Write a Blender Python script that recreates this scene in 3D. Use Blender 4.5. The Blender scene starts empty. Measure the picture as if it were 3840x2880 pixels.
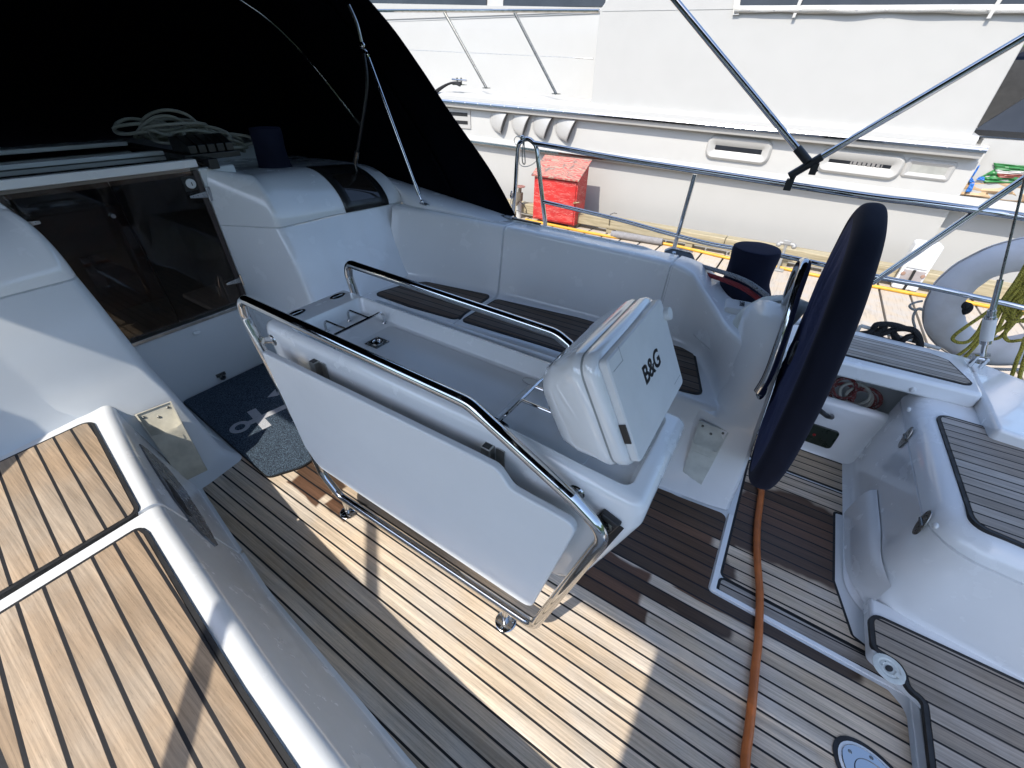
import bpy, bmesh, math, random
from math import sin, cos, pi, radians, sqrt
from mathutils import Vector, Matrix, Quaternion
random.seed(7)
S = bpy.context.scene
COL = S.collection
YM = 0.86            # centre line of the boat (x aft, y starboard, z up, cockpit sole at z = 0)

# ------------------------------------------------------------------ camera
FPX = 1541.13
CAMPOS = Vector((0.0, 0.0, 1.6))
yaw, pitch, roll = radians(-32.09048), radians(36.29578), radians(1.28243)
fwd = Vector((sin(yaw)*cos(pitch), cos(yaw)*cos(pitch), -sin(pitch)))
rgt = Vector((cos(yaw), -sin(yaw), 0))
upv = rgt.cross(fwd)
r2 = rgt*cos(roll) + upv*sin(roll)
u2 = r2.cross(fwd)
cam = bpy.data.cameras.new('camera')
camo = bpy.data.objects.new('camera', cam)
COL.objects.link(camo)
M = Matrix((r2, u2, -fwd)).transposed().to_4x4()
M.translation = CAMPOS
camo.matrix_world = M
cam.sensor_width = 36.0
cam.lens = FPX/3840*36.0
cam.clip_start = 0.01
cam.clip_end = 5000
S.camera = camo

def at(px, py, ax, val):
    """survey helper: where the sight line of a photograph pixel meets the real plane ax = val"""
    d = r2*((px-1920)/FPX) - u2*((py-1440)/FPX) + fwd
    t = (val-CAMPOS[ax])/d[ax]
    return CAMPOS + d*t
def c9(ox, oy, x, y): return ox+x*960/2212, oy+y*960/2212
def c12(ox, oy, x, y): return ox+x*1280/2212, oy+y*1280/2212
def c6(ox, oy, x, y): return ox+x*640/2212, oy+y*640/2212

# ------------------------------------------------------------------ materials
def newmat(name):
    m = bpy.data.materials.new(name); m.use_nodes = True
    nt = m.node_tree
    b = nt.nodes['Principled BSDF']
    return m, nt, b
def N(nt, typ, **kw):
    n = nt.nodes.new(typ)
    for k, v in kw.items():
        if k.startswith('i_'):
            n.inputs[k[2:].replace('_', ' ')].default_value = v
        else:
            setattr(n, k, v)
    return n
def L(nt, a, b): nt.links.new(a, b)
def math_(nt, op, a, b=None, c=None, clamp=False):
    n = nt.nodes.new('ShaderNodeMath'); n.operation = op; n.use_clamp = clamp
    for i, v in enumerate((a, b, c)):
        if v is None: continue
        if isinstance(v, (int, float)): n.inputs[i].default_value = v
        else: nt.links.new(v, n.inputs[i])
    return n.outputs[0]
def mixc(nt, fac, a, b, mode='MIX'):
    n = nt.nodes.new('ShaderNodeMix'); n.data_type = 'RGBA'; n.blend_type = mode
    for i, v in ((0, fac), (6, a), (7, b)):
        if isinstance(v, (int, float)): n.inputs[i].default_value = v
        elif isinstance(v, tuple): n.inputs[i].default_value = (*v, 1) if len(v) == 3 else v
        else: nt.links.new(v, n.inputs[i])
    return n.outputs[2]
def maprange(nt, v, a, b, c=0.0, d=1.0, smooth=True):
    n = nt.nodes.new('ShaderNodeMapRange')
    n.interpolation_type = 'SMOOTHSTEP' if smooth else 'LINEAR'
    nt.links.new(v, n.inputs[0])
    for i, q in enumerate((a, b, c, d)): n.inputs[1+i].default_value = q
    return n.outputs[0]
def coords(nt, scale=(1, 1, 1), rot=(0, 0, 0)):
    tc = nt.nodes.new('ShaderNodeTexCoord')
    mp = nt.nodes.new('ShaderNodeMapping')
    nt.links.new(tc.outputs['Object'], mp.inputs[0])
    mp.inputs['Scale'].default_value = scale; mp.inputs['Rotation'].default_value = rot
    return mp.outputs[0]
def noise(nt, vec, scale, detail=4, rough=.55, out=0):
    n = nt.nodes.new('ShaderNodeTexNoise')
    n.inputs['Scale'].default_value = scale; n.inputs['Detail'].default_value = detail; n.inputs['Roughness'].default_value = rough
    nt.links.new(vec, n.inputs['Vector'])
    return n.outputs[out]
def bump(nt, b, h, strength=.2, dist=.002):
    n = nt.nodes.new('ShaderNodeBump'); n.inputs['Strength'].default_value = strength; n.inputs['Distance'].default_value = dist
    nt.links.new(h, n.inputs['Height']); nt.links.new(n.outputs[0], b.inputs['Normal'])

def plain(name, col, rough=.4, metal=0.0, coat=0.0, var=.12, nscale=8, bmp=0.0, bscale=200, spec=.5):
    m, nt, b = newmat(name)
    v = coords(nt)
    n1 = noise(nt, v, nscale, 5)
    f = maprange(nt, n1, .3, .7, 1-var, 1+var*.5)
    mul = nt.nodes.new('ShaderNodeVectorMath'); mul.operation = 'SCALE'
    mul.inputs[0].default_value = col[:3]; nt.links.new(f, mul.inputs['Scale'])
    nt.links.new(mul.outputs[0], b.inputs['Base Color'])
    b.inputs['Metallic'].default_value = metal
    n2 = noise(nt, v, nscale*3.1, 4)
    nt.links.new(maprange(nt, n2, .3, .7, max(.02, rough*.8), rough*1.2), b.inputs['Roughness'])
    b.inputs['Coat Weight'].default_value = coat
    b.inputs['Coat Roughness'].default_value = .06
    b.inputs['Specular IOR Level'].default_value = spec
    if bmp: bump(nt, b, noise(nt, v, bscale, 3), bmp)
    return m

def gelcoat(name, col=(.76, .77, .76), rough=.28, coat=.35, dirt=.10, spots=True):
    m, nt, b = newmat(name)
    v = coords(nt)
    n1 = noise(nt, v, 2.2, 6, .6)
    base = mixc(nt, maprange(nt, n1, .35, .8, 0, .5), col, tuple(c*(1-dirt) for c in col))
    n3 = noise(nt, v, 60, 3, .5)
    base = mixc(nt, maprange(nt, n3, .72, .80, 0, .12), base, (col[0]*.8, col[1]*.76, col[2]*.68))
    # run-off streaks that follow the vertical
    vs = coords(nt, (26, 26, 1.6))
    st = noise(nt, vs, 1.0, 5, .6)
    base = mixc(nt, maprange(nt, st, .64, .82, 0, .05), base, (col[0]*.78, col[1]*.74, col[2]*.66))
    L(nt, base, b.inputs['Base Color'])
    n2 = noise(nt, v, 9, 5)
    L(nt, maprange(nt, n2, .3, .7, rough*.75, rough*1.3), b.inputs['Roughness'])
    b.inputs['Coat Weight'].default_value = coat
    b.inputs['Coat Roughness'].default_value = .035
    if spots:
        h = noise(nt, v, 14, 2)
        bump(nt, b, h, .012, .004)
    return m

def teak(name, tan, grey, greyness, pitch, y0, skew=0.0, seam=.14, swap=False, wet=(), sat=1.0):
    """caulked planks along x (or y): plank tone, grain, weathering, black seams, wet patches with their own outline"""
    m, nt, b = newmat(name)
    tc = nt.nodes.new('ShaderNodeTexCoord')
    sp = nt.nodes.new('ShaderNodeSeparateXYZ'); L(nt, tc.outputs['Object'], sp.inputs[0])
    x, y = (sp.outputs[1], sp.outputs[0]) if swap else (sp.outputs[0], sp.outputs[1])
    v = math_(nt, 'DIVIDE', math_(nt, 'SUBTRACT', math_(nt, 'SUBTRACT', y, math_(nt, 'MULTIPLY', x, skew)), y0), pitch)
    fl = math_(nt, 'FLOOR', v)
    fr = math_(nt, 'FRACT', v)
    d = math_(nt, 'ABSOLUTE', math_(nt, 'SUBTRACT', fr, .5))          # .5 on the seam
    wn = nt.nodes.new('ShaderNodeTexWhiteNoise'); wn.noise_dimensions = '1D'; L(nt, fl, wn.inputs['W'])
    pr_ = wn.outputs['Value']
    cmb = nt.nodes.new('ShaderNodeCombineXYZ')
    L(nt, math_(nt, 'ADD', math_(nt, 'MULTIPLY', x, 3.0), math_(nt, 'MULTIPLY', pr_, 37.0)), cmb.inputs[0])
    L(nt, math_(nt, 'MULTIPLY', y, 170.0), cmb.inputs[1])
    g1 = noise(nt, cmb.outputs[0], 1.0, 6, .7)
    cmb2 = nt.nodes.new('ShaderNodeCombineXYZ')
    L(nt, math_(nt, 'ADD', math_(nt, 'MULTIPLY', x, 2.0), math_(nt, 'MULTIPLY', pr_, 91.0)), cmb2.inputs[0])
    L(nt, math_(nt, 'MULTIPLY', y, 22.0), cmb2.inputs[1])
    g2 = noise(nt, cmb2.outputs[0], 1.0, 5, .6)
    cmb3 = nt.nodes.new('ShaderNodeCombineXYZ')
    L(nt, math_(nt, 'MULTIPLY', x, 45.0), cmb3.inputs[0]); L(nt, math_(nt, 'MULTIPLY', y, 420.0), cmb3.inputs[1])
    g3 = noise(nt, cmb3.outputs[0], 1.0, 3, .6)
    big = noise(nt, tc.outputs['Object'], 3.5, 4, .6)
    gr = math_(nt, 'ADD', maprange(nt, big, .35, .7, -.35, .35), greyness)
    gr = math_(nt, 'ADD', gr, maprange(nt, pr_, 0, 1, -.28, .28, False), clamp=True)
    col = mixc(nt, gr, tan, grey)
    tone = math_(nt, 'MULTIPLY', maprange(nt, g1, .25, .75, .66, 1.22), maprange(nt, g2, .25, .75, .76, 1.2))
    tone = math_(nt, 'MULTIPLY', tone, maprange(nt, pr_, 0, 1, .84, 1.14, False))
    tone = math_(nt, 'MULTIPLY', tone, maprange(nt, g3, .55, .75, 1.0, .72))
    sc = nt.nodes.new('ShaderNodeVectorMath'); sc.operation = 'SCALE'
    L(nt, col, sc.inputs[0]); L(nt, tone, sc.inputs['Scale'])
    col = sc.outputs[0]
    wetm = None
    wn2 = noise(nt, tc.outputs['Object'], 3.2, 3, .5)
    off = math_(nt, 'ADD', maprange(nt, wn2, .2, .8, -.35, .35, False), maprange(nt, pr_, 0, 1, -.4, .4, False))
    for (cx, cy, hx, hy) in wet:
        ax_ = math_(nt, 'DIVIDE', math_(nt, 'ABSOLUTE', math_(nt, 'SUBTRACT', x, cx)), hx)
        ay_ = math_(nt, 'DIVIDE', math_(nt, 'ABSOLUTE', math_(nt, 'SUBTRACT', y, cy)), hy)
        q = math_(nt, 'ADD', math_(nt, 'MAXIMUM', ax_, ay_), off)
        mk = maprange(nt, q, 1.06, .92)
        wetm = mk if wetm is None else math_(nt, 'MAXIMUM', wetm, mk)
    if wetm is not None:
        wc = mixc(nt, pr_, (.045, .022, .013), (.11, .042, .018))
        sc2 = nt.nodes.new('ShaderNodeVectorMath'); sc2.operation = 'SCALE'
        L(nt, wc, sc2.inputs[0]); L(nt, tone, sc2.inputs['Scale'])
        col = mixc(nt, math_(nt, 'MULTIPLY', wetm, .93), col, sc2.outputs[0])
    sm = maprange(nt, d, .5-seam/2-.012, .5-seam/2+.006)
    col = mixc(nt, sm, col, (.011, .011, .013))
    L(nt, col, b.inputs['Base Color'])
    rg = maprange(nt, g2, .2, .8, .55, .8)
    if wetm is not None:
        rg = math_(nt, 'MULTIPLY', rg, maprange(nt, wetm, 0, 1, 1, .55, False))
    L(nt, rg, b.inputs['Roughness'])
    b.inputs['Specular IOR Level'].default_value = .35
    h = math_(nt, 'SUBTRACT', math_(nt, 'ADD', math_(nt, 'MULTIPLY', g1, .4), math_(nt, 'MULTIPLY', g3, .25)), math_(nt, 'MULTIPLY', sm, .9))
    bump(nt, b, h, .35, .0015)
    return m

def fabric(name, col, rough=.85, weave=900, fold=.0, foldscale=(6, 6, 6), tint=.25, spec=.2, sheen=.15):
    m, nt, b = newmat(name)
    v = coords(nt)
    n1 = noise(nt, v, 3, 5)
    n2 = noise(nt, v, weave, 2)
    f = math_(nt, 'MULTIPLY', maprange(nt, n1, .3, .7, 1-tint, 1+tint), maprange(nt, n2, .3, .7, .8, 1.2))
    mul = nt.nodes.new('ShaderNodeVectorMath'); mul.operation = 'SCALE'
    mul.inputs[0].default_value = col; L(nt, f, mul.inputs['Scale'])
    L(nt, mul.outputs[0], b.inputs['Base Color'])
    b.inputs['Roughness'].default_value = rough
    b.inputs['Specular IOR Level'].default_value = spec
    b.inputs['Sheen Weight'].default_value = sheen
    b.inputs['Sheen Tint'].default_value = (*[min(1, c*8) for c in col], 1)
    h = n2
    if fold:
        fv = coords(nt, foldscale)
        h = math_(nt, 'ADD', math_(nt, 'MULTIPLY', n2, .06), math_(nt, 'MULTIPLY', noise(nt, fv, 1.0, 3), fold))
        bump(nt, b, h, .8, .02)
    else:
        bump(nt, b, h, .25, .001)
    return m

MAT = {}
MAT['gel'] = gelcoat('white_gelcoat', (.77, .785, .795), .22, .6)
MAT['gel_tex'] = gelcoat('satin_gelcoat', (.67, .695, .71), .38, .15)
MAT['gel_gloss'] = gelcoat('glossy_white_plastic', (.78, .79, .79), .06, 1.0, .02, False)
MAT['white_plastic'] = plain('matt_white_plastic', (.66, .67, .67), .45, var=.05)
MAT['dome_grey'] = plain('aged_white_plastic', (.6, .62, .58), .4, var=.12, nscale=20)
MAT['pocket'] = plain('aged_cream_plastic', (.50, .47, .38), .45, var=.2, nscale=14)
m, nt, b = newmat('polished_steel')
v = coords(nt)
b.inputs['Metallic'].default_value = 1
b.inputs['Base Color'].default_value = (.54, .545, .55, 1)
L(nt, maprange(nt, noise(nt, v, 25, 5), .35, .75, .05, .16), b.inputs['Roughness'])
MAT['steel'] = m
MAT['dull_steel'] = plain('dull_steel', (.5, .5, .48), .35, 1.0, var=.2, nscale=30)
MAT['black'] = plain('black_plastic', (.014, .014, .015), .35, var=.2)
MAT['rubber'] = plain('black_caulk', (.012, .012, .013), .6, var=.2)
MAT['dark_metal'] = plain('tarnished_steel', (.22, .22, .21), .3, 1.0, var=.3, nscale=40)
MAT['canvas'] = fabric('dark_navy_canvas', (.0028, .0034, .006), .95, 500, spec=0, sheen=0)
MAT['navy'] = fabric('navy_cover_cloth', (.020, .026, .066), .85, 700, .25, (9, 9, 2.5))
MAT['navy_rim'] = fabric('navy_trim_cloth', (.009, .010, .020), .9, 700)
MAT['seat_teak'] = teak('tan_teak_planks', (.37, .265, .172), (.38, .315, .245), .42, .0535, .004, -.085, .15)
MAT['star_teak'] = teak('weathered_shaded_teak', (.115, .078, .055), (.135, .115, .10), .5, .0535, 1.66, .03, .12)  # darker copy of the bench teak, starboard shade put into its colour
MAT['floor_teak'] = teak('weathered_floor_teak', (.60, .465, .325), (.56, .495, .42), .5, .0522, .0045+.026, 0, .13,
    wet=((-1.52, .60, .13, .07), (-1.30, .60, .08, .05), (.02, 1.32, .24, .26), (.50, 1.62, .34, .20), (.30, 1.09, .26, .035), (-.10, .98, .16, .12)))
MAT['fine_teak'] = teak('fine_grey_teak', (.27, .22, .175), (.34, .31, .28), .75, .047, 0, .02, .13)
MAT['deck_teak'] = teak('deck_grey_teak', (.30, .25, .20), (.40, .37, .33), .8, .0335, 0, .0, .10)
MAT['plat_teak'] = teak('platform_teak', (.33, .27, .21), (.35, .31, .27), .6, .054, .01, 0, .12)
MAT['steelwhite'] = plain('white_painted_metal', (.7, .7, .7), .3)
# ------------------------------------------------------------------ mesh helpers
class MB:
    def __init__(s): s.v = []; s.f = []
    def add(s, verts, faces):
        o = len(s.v); s.v += [tuple(p) for p in verts]; s.f += [tuple(i+o for i in f) for f in faces]; return s
    def box(s, c, d, rz=0.0, M=None):
        hx, hy, hz = d[0]/2, d[1]/2, d[2]/2
        vs = [Vector((x*hx, y*hy, z*hz)) for z in (-1, 1) for y in (-1, 1) for x in (-1, 1)]
        if M is None: M = Matrix.Translation(c) @ Matrix.Rotation(rz, 4, 'Z')
        return s.add([M @ p for p in vs], [(0, 2, 3, 1), (4, 5, 7, 6), (0, 1, 5, 4), (2, 6, 7, 3), (0, 4, 6, 2), (1, 3, 7, 5)])
    def prism(s, poly, a, bvec):
        """polygon (3-D points) extruded by vector bvec"""
        n = len(poly); bvec = Vector(bvec)
        vs = [Vector(p) for p in poly]+[Vector(p)+bvec for p in poly]
        return s.add(vs, [tuple(range(n))[::-1], tuple(range(n, 2*n))]+[(i, (i+1) % n, n+(i+1) % n, n+i) for i in range(n)])
    def grid(s, rows, cu=False, cv=False, flip=False):
        """rows of points -> quads; cu closes each row, cv closes the stack"""
        n = len(rows); k = len(rows[0]); vs = [p for r in rows for p in r]; fs = []
        for i in range(n if cv else n-1):
            for j in range(k if cu else k-1):
                q = (i*k+j, i*k+(j+1) % k, ((i+1) % n)*k+(j+1) % k, ((i+1) % n)*k+j)
                fs.append(q[::-1] if flip else q)
        return s.add(vs, fs)
    def tube(s, pts, r, seg=12, closed=False, caps=True, rs=None):
        pts = [Vector(p) for p in pts]; n = len(pts)
        tang = []
        for i in range(n):
            if closed: t = pts[(i+1) % n]-pts[i-1]
            else: t = pts[min(i+1, n-1)]-pts[max(i-1, 0)]
            tang.append(t.normalized() if t.length > 1e-9 else Vector((0, 0, 1)))
        up = Vector((0, 0, 1)) if abs(tang[0].z) < .9 else Vector((1, 0, 0))
        nv = (up-tang[0]*up.dot(tang[0])).normalized()
        rows = []
        for i in range(n):
            if i:
                q = tang[i-1].rotation_difference(tang[i]); nv = (q @ nv); nv = (nv-tang[i]*nv.dot(tang[i])).normalized()
            bn = tang[i].cross(nv); rr = rs[i] if rs else r
            rows.append([pts[i]+nv*(rr*cos(2*pi*j/seg))+bn*(rr*sin(2*pi*j/seg)) for j in range(seg)])
        o = len(s.v)
        s.grid(rows, cu=True, cv=closed)
        if caps and not closed:
            s.f.append(tuple(o+j for j in range(seg))[::-1]); s.f.append(tuple(o+(n-1)*seg+j for j in range(seg)))
        return s
    def lathe(s, prof, M=None, seg=32, arc=2*pi):
        """profile of (r, h) turned about local z"""
        M = M or Matrix()
        full = abs(arc-2*pi) < 1e-6
        k = seg if full else seg+1
        rows = [[M @ Vector((r*cos(arc*j/seg), r*sin(arc*j/seg), h)) for j in range(k)] for r, h in prof]
        return s.grid(rows, cu=full)
    def ell(s, c, rad, M=None, seg=20, rings=10):
        M = M or Matrix.Translation(c)
        rows = []
        for i in range(rings+1):
            th = pi*i/rings-pi/2
            rows.append([M @ Vector((rad[0]*cos(th)*cos(2*pi*j/seg), rad[1]*cos(th)*sin(2*pi*j/seg), rad[2]*sin(th))) for j in range(seg)])
        return s.grid(rows, cu=True)
    def build(s, name, mat, parent=None, smooth=True, bevel=0.0, bseg=3, angle=35, merge=True, solid=0.0, sub=0):
        me = bpy.data.meshes.new(name)
        me.from_pydata([tuple(p) for p in s.v], [], s.f)
        bm = bmesh.new(); bm.from_mesh(me)
        if merge: bmesh.ops.remove_doubles(bm, verts=bm.verts, dist=1e-5)
        bmesh.ops.recalc_face_normals(bm, faces=bm.faces)
        bm.to_mesh(me); bm.free()
        o = bpy.data.objects.new(name, me); COL.objects.link(o)
        me.materials.append(MAT[mat] if isinstance(mat, str) else mat)
        if smooth:
            for p in me.polygons: p.use_smooth = True
            me.set_sharp_from_angle(angle=radians(angle))
        if sub:
            md = o.modifiers.new('sub', 'SUBSURF'); md.levels = sub; md.render_levels = sub
        if solid:
            md = o.modifiers.new('solid', 'SOLIDIFY'); md.thickness = solid; md.offset = -1
        if bevel:
            md = o.modifiers.new('bevel', 'BEVEL'); md.width = bevel; md.segments = bseg; md.limit_method = 'ANGLE'; md.angle_limit = radians(32)
            md.harden_normals = True
        if parent is not None:
            o.parent = parent
            o.matrix_parent_inverse = Matrix.Translation(parent_world(parent)).inverted()
        return o
def parent_world(p):
    return Vector(p.location)
def tag(o, label=None, cat=None, group=None, kind=None):
    for k, v in (('label', label), ('category', cat), ('group', group), ('kind', kind)):
        if v: o[k] = v
    return o
def thing(name, label, cat, loc=(0, 0, 0), group=None):
    o = bpy.data.objects.new(name, None); COL.objects.link(o); o.location = loc; o.empty_display_size = .1
    return tag(o, label, cat, group)
def fillet(pts, rads, n=6, closed=False):
    """round the corners of a polyline (2-D or 3-D)"""
    P = [Vector(p) for p in pts]; m = len(P); out = []
    for i in range(m):
        r = rads[i] if not isinstance(rads, (int, float)) else rads
        if (not closed and i in (0, m-1)): out.append(P[i]); continue
        a, b, c = P[i-1], P[i], P[(i+1) % m]
        u = a-b; w = c-b
        lu, lw = u.length, w.length
        u = u/lu; w = w/lw
        ang = u.angle(w)
        if r < 1e-6 or ang > pi-1e-3:
            out += [b]*(n+1) if False else [b.copy() for _ in range(n+1)]; continue
        d = min(r/math.tan(ang/2), lu*.48, lw*.48); rr = d*math.tan(ang/2)
        bis = (u+w).normalized(); ctr = b+bis*(rr/sin(ang/2))
        s0 = b+u*d-ctr; s1 = b+w*d-ctr
        tot = s0.angle(s1)
        for k in range(n+1):
            f = k/n
            out.append(ctr+(s0*sin((1-f)*tot)+s1*sin(f*tot))/sin(tot) if tot > 1e-4 else b)
    return out
def dedupe(pts):
    o = []
    for p in pts:
        if not o or (p-o[-1]).length > 1e-6: o.append(p)
    return o
def densify(pts, k=8):
    """Catmull-Rom through the points"""
    P = [Vector(p) for p in pts]; out = []
    for i in range(len(P)-1):
        p0, p1, p2, p3 = P[max(i-1, 0)], P[i], P[i+1], P[min(i+2, len(P)-1)]
        for j in range(k):
            t = j/k
            out.append(.5*((2*p1)+(p2-p0)*t+(2*p0-5*p1+4*p2-p3)*t*t+(3*p1-p0-3*p2+p3)*t**3))
    out.append(P[-1]); return out
def interp(tab, x):
    if x <= tab[0][0]: return tab[0][1]
    for (a, va), (b, vb) in zip(tab, tab[1:]):
        if x <= b: return va+(vb-va)*(x-a)/(b-a)
    return tab[-1][1]
def plate(poly, z0, z1, name, mat, parent, bevel=0.0):
    """flat panel from a plan outline (x, y), between two levels"""
    pts = [Vector((p[0], p[1], z0)) for p in poly]
    mb = MB(); mb.prism(pts, None, (0, 0, z1-z0))
    return mb.build(name, mat, parent, smooth=False, bevel=bevel, bseg=2, merge=False)
def inset(poly, d):
    """offset a plan outline inwards"""
    P = [Vector((p[0], p[1])) for p in poly]; n = len(P)
    area = sum(P[i].x*P[(i+1) % n].y-P[(i+1) % n].x*P[i].y for i in range(n))
    sg = 1 if area > 0 else -1
    out = []
    for i in range(n):
        a, b, c = P[i-1], P[i], P[(i+1) % n]
        e1 = (b-a).normalized(); e2 = (c-b).normalized()
        n1 = Vector((-e1.y, e1.x))*sg; n2 = Vector((-e2.y, e2.x))*sg
        q = n1+n2
        if q.length < 1e-6: q = n1
        q = q/max(q.length_squared/2, .2)
        out.append(b+q*d)
    return out
def text(body, size, M, name, mat, parent, ext=.0008, offset=0.0, shear=0):
    c = bpy.data.curves.new(name, 'FONT'); c.body = body; c.size = size; c.extrude = ext; c.offset = offset
    c.align_x = 'CENTER'; c.align_y = 'CENTER'; c.shear = shear
    o0 = bpy.data.objects.new(name+'_src', c); COL.objects.link(o0)
    dg = bpy.context.evaluated_depsgraph_get()
    me = bpy.data.meshes.new_from_object(o0.evaluated_get(dg))
    bpy.data.objects.remove(o0)
    o = bpy.data.objects.new(name, me); COL.objects.link(o); me.materials.clear(); me.materials.append(MAT[mat])
    me.transform(M)
    if parent is not None:
        o.parent = parent; o.matrix_parent_inverse = Matrix.Translation(parent_world(parent)).inverted()
    return o
def frame_from(o, xdir, ydir):
    x = Vector(xdir).normalized(); z = x.cross(Vector(ydir)).normalized(); y = z.cross(x)
    Mx = Matrix((x, y, z)).transposed().to_4x4(); Mx.translation = Vector(o); return Mx

# ------------------------------------------------------------------ own boat: cockpit mouldings
boat = thing('sailboat', 'white sailing yacht cockpit with teak benches, seen from its own deck', 'sailboat', (-1, YM, 0))

# one side of the cockpit as a loft of sections (s = distance from the centre line)
def bench(sg, XS, SB, SL, SW, ST, SO, ZT, name, label=None):
    rows = []
    for x in XS:
        g = 0.0
        for gx in (-1.445,) + ((-.42,) if sg > 0 else ()):
            dd = abs(x-gx)
            if dd < .008: g = .013
        sb, sl, sw, st, so, zt = (interp(T, x) for T in (SB, SL, SW, ST, SO, ZT))
        prof = [(sb-.014, .003), (sb, .006), (sl, .452), (sw, .450), (st, zt), (so, zt-.005), (so+.05, .585), (1.76, .57), (1.80, .52), (1.78, -1.1)]
        rad = [0, .03, .04, .055, .028, .03, .05, .02, .03, 0]
        q = fillet([Vector((a, b, 0)) for a, b in prof], rad, 6)
        rows.append([Vector((x, YM+sg*(p.x+(g if p.z == 0 and i < 36 else 0)), p.y-(g if 9 < i < 36 else 0))) for i, p in enumerate(q)])
    mb = MB(); mb.grid(rows)
    o = mb.build(name, 'gel', boat, angle=60)
    if label: o['label'] = label
    return o
def stations(a, b, step, extra=()):
    n = int((b-a)/step); xs = [a+(b-a)*i/n for i in range(n+1)]
    for g in extra: xs += [g-.016, g-.0085, g-.0045, g+.0045, g+.0085, g+.016]
    return sorted(xs)
# starboard
SB_S = [(-2.3, .50), (-1.96, .565), (-1.2, .68), (-.37, .71), (-.1, .675), (.25, .70)]
SL_S = [(-2.3, .60), (-2.117, .646), (-1.69, .725), (-1.40, .775), (-.9, .81), (-.14, .828), (.02, .81)]
SW_S = [(-2.3, 1.06), (-2.1, 1.15), (-1.9, 1.205), (-1.45, 1.245), (-.87, 1.28), (-.25, 1.285), (-.14, 1.25), (-.06, 1.10), (-.01, .95), (.02, .88)]
ST_S = [(-2.3, 1.19), (-1.9, 1.27), (-1.4, 1.32), (-.6, 1.34), (-.40, 1.335), (-.30, 1.30), (-.20, 1.20), (-.12, 1.10), (-.06, 1.0), (.02, .92)]
SO_S = [(-2.3, 1.45), (-1.5, 1.48), (-.58, 1.50), (-.3, 1.52), (.05, 1.52)]
ZT_S = [(-2.3, .91), (-1.4, .885), (-.38, .865), (-.30, .845), (-.2, .79), (-.1, .75), (.05, .74)]
xs = stations(-2.28, -.36, .06, (-1.445, -.42))+[-.33, -.30, -.27, -.24, -.21, -.18, -.15, -.12, -.09, -.06, -.03, 0.0, .02]
st_bench = bench(1, sorted(xs), SB_S, SL_S, SW_S, ST_S, SO_S, ZT_S, 'bench')
# port: unseen coaming, kept low and further out to let sun onto the seat
SB_P = [(-2.3, .52), (-1.96, .575), (-1.2, .69), (-.37, .755), (.2, .80), (1.2, .85)]
SL_P = [(-2.3, .60), (-2.117, .646), (-1.69, .719), (-1.39, .765), (-1.0, .805), (-.7, .835), (-.4, .855), (.2, .89), (1.2, .93)]
SW_P = [(-2.3, 1.2), (-1.9, 1.24), (-1.45, 1.26), (1.2, 1.30)]
ST_P = [(-2.3, 1.3), (-1.45, 1.38), (1.2, 1.42)]
SO_P = [(-2.3, 1.46), (1.2, 1.56)]
ZT_P = [(-2.3, .62), (-1.6, .58), (1.2, .58)]
pt_bench = bench(-1, stations(-2.28, 1.2, .08, (-1.445,)), SB_P, SL_P, SW_P, ST_P, SO_P, ZT_P, 'bench')

mb = MB()
mb.prism([Vector(p) for p in ((-1.52, YM+1.45, .90), (-.62, YM+1.475, .882), (-.55, YM+1.49, .865), (-.52, YM+1.53, .82), (-.55, YM+1.58, .82), (-1.52, YM+1.56, .84))], None, (0, 0, -.09))
mb.build('coaming_rail', 'gel', boat, bevel=.012)
# teak panels let into the benches: black caulk border, then planks
def panel(poly, z, mat, parent, rad=.03, border=.012, t=.006):
    p3 = dedupe(fillet([Vector((a, b, 0)) for a, b in poly], rad, 6, True))
    out = [(p.x, p.y) for p in p3]
    k = plate(out, z-.01, z+t, 'teak_panel', mat, parent)
    k2 = plate([(p.x, p.y) for p in inset(out, -border)], z-.012, z+t-.002, 'caulk_border', 'rubber', k)
    return k
zt = .4535
panel([(-2.085, -.34), (-2.108, .132), (-1.455, .045), (-1.462, -.37)], zt, 'seat_teak', pt_bench, .025)
panel([(-1.378, -.365), (-1.374, .018), (-1.34, .022), (-1.0, -.014), (-.7, -.044), (-.4, -.066), (.2, -.10), (1.15, -.14), (1.15, -.37)], zt, 'seat_teak', pt_bench, .012)
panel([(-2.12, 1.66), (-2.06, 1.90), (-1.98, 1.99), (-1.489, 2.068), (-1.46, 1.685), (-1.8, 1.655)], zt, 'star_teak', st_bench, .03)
panel([(-1.412, 1.692), (-1.409, 2.042), (-.868, 2.105), (-.19, 2.115), (-.068, 1.746), (-.2, 1.722), (-.893, 1.720)], zt, 'star_teak', st_bench, .022)

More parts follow.
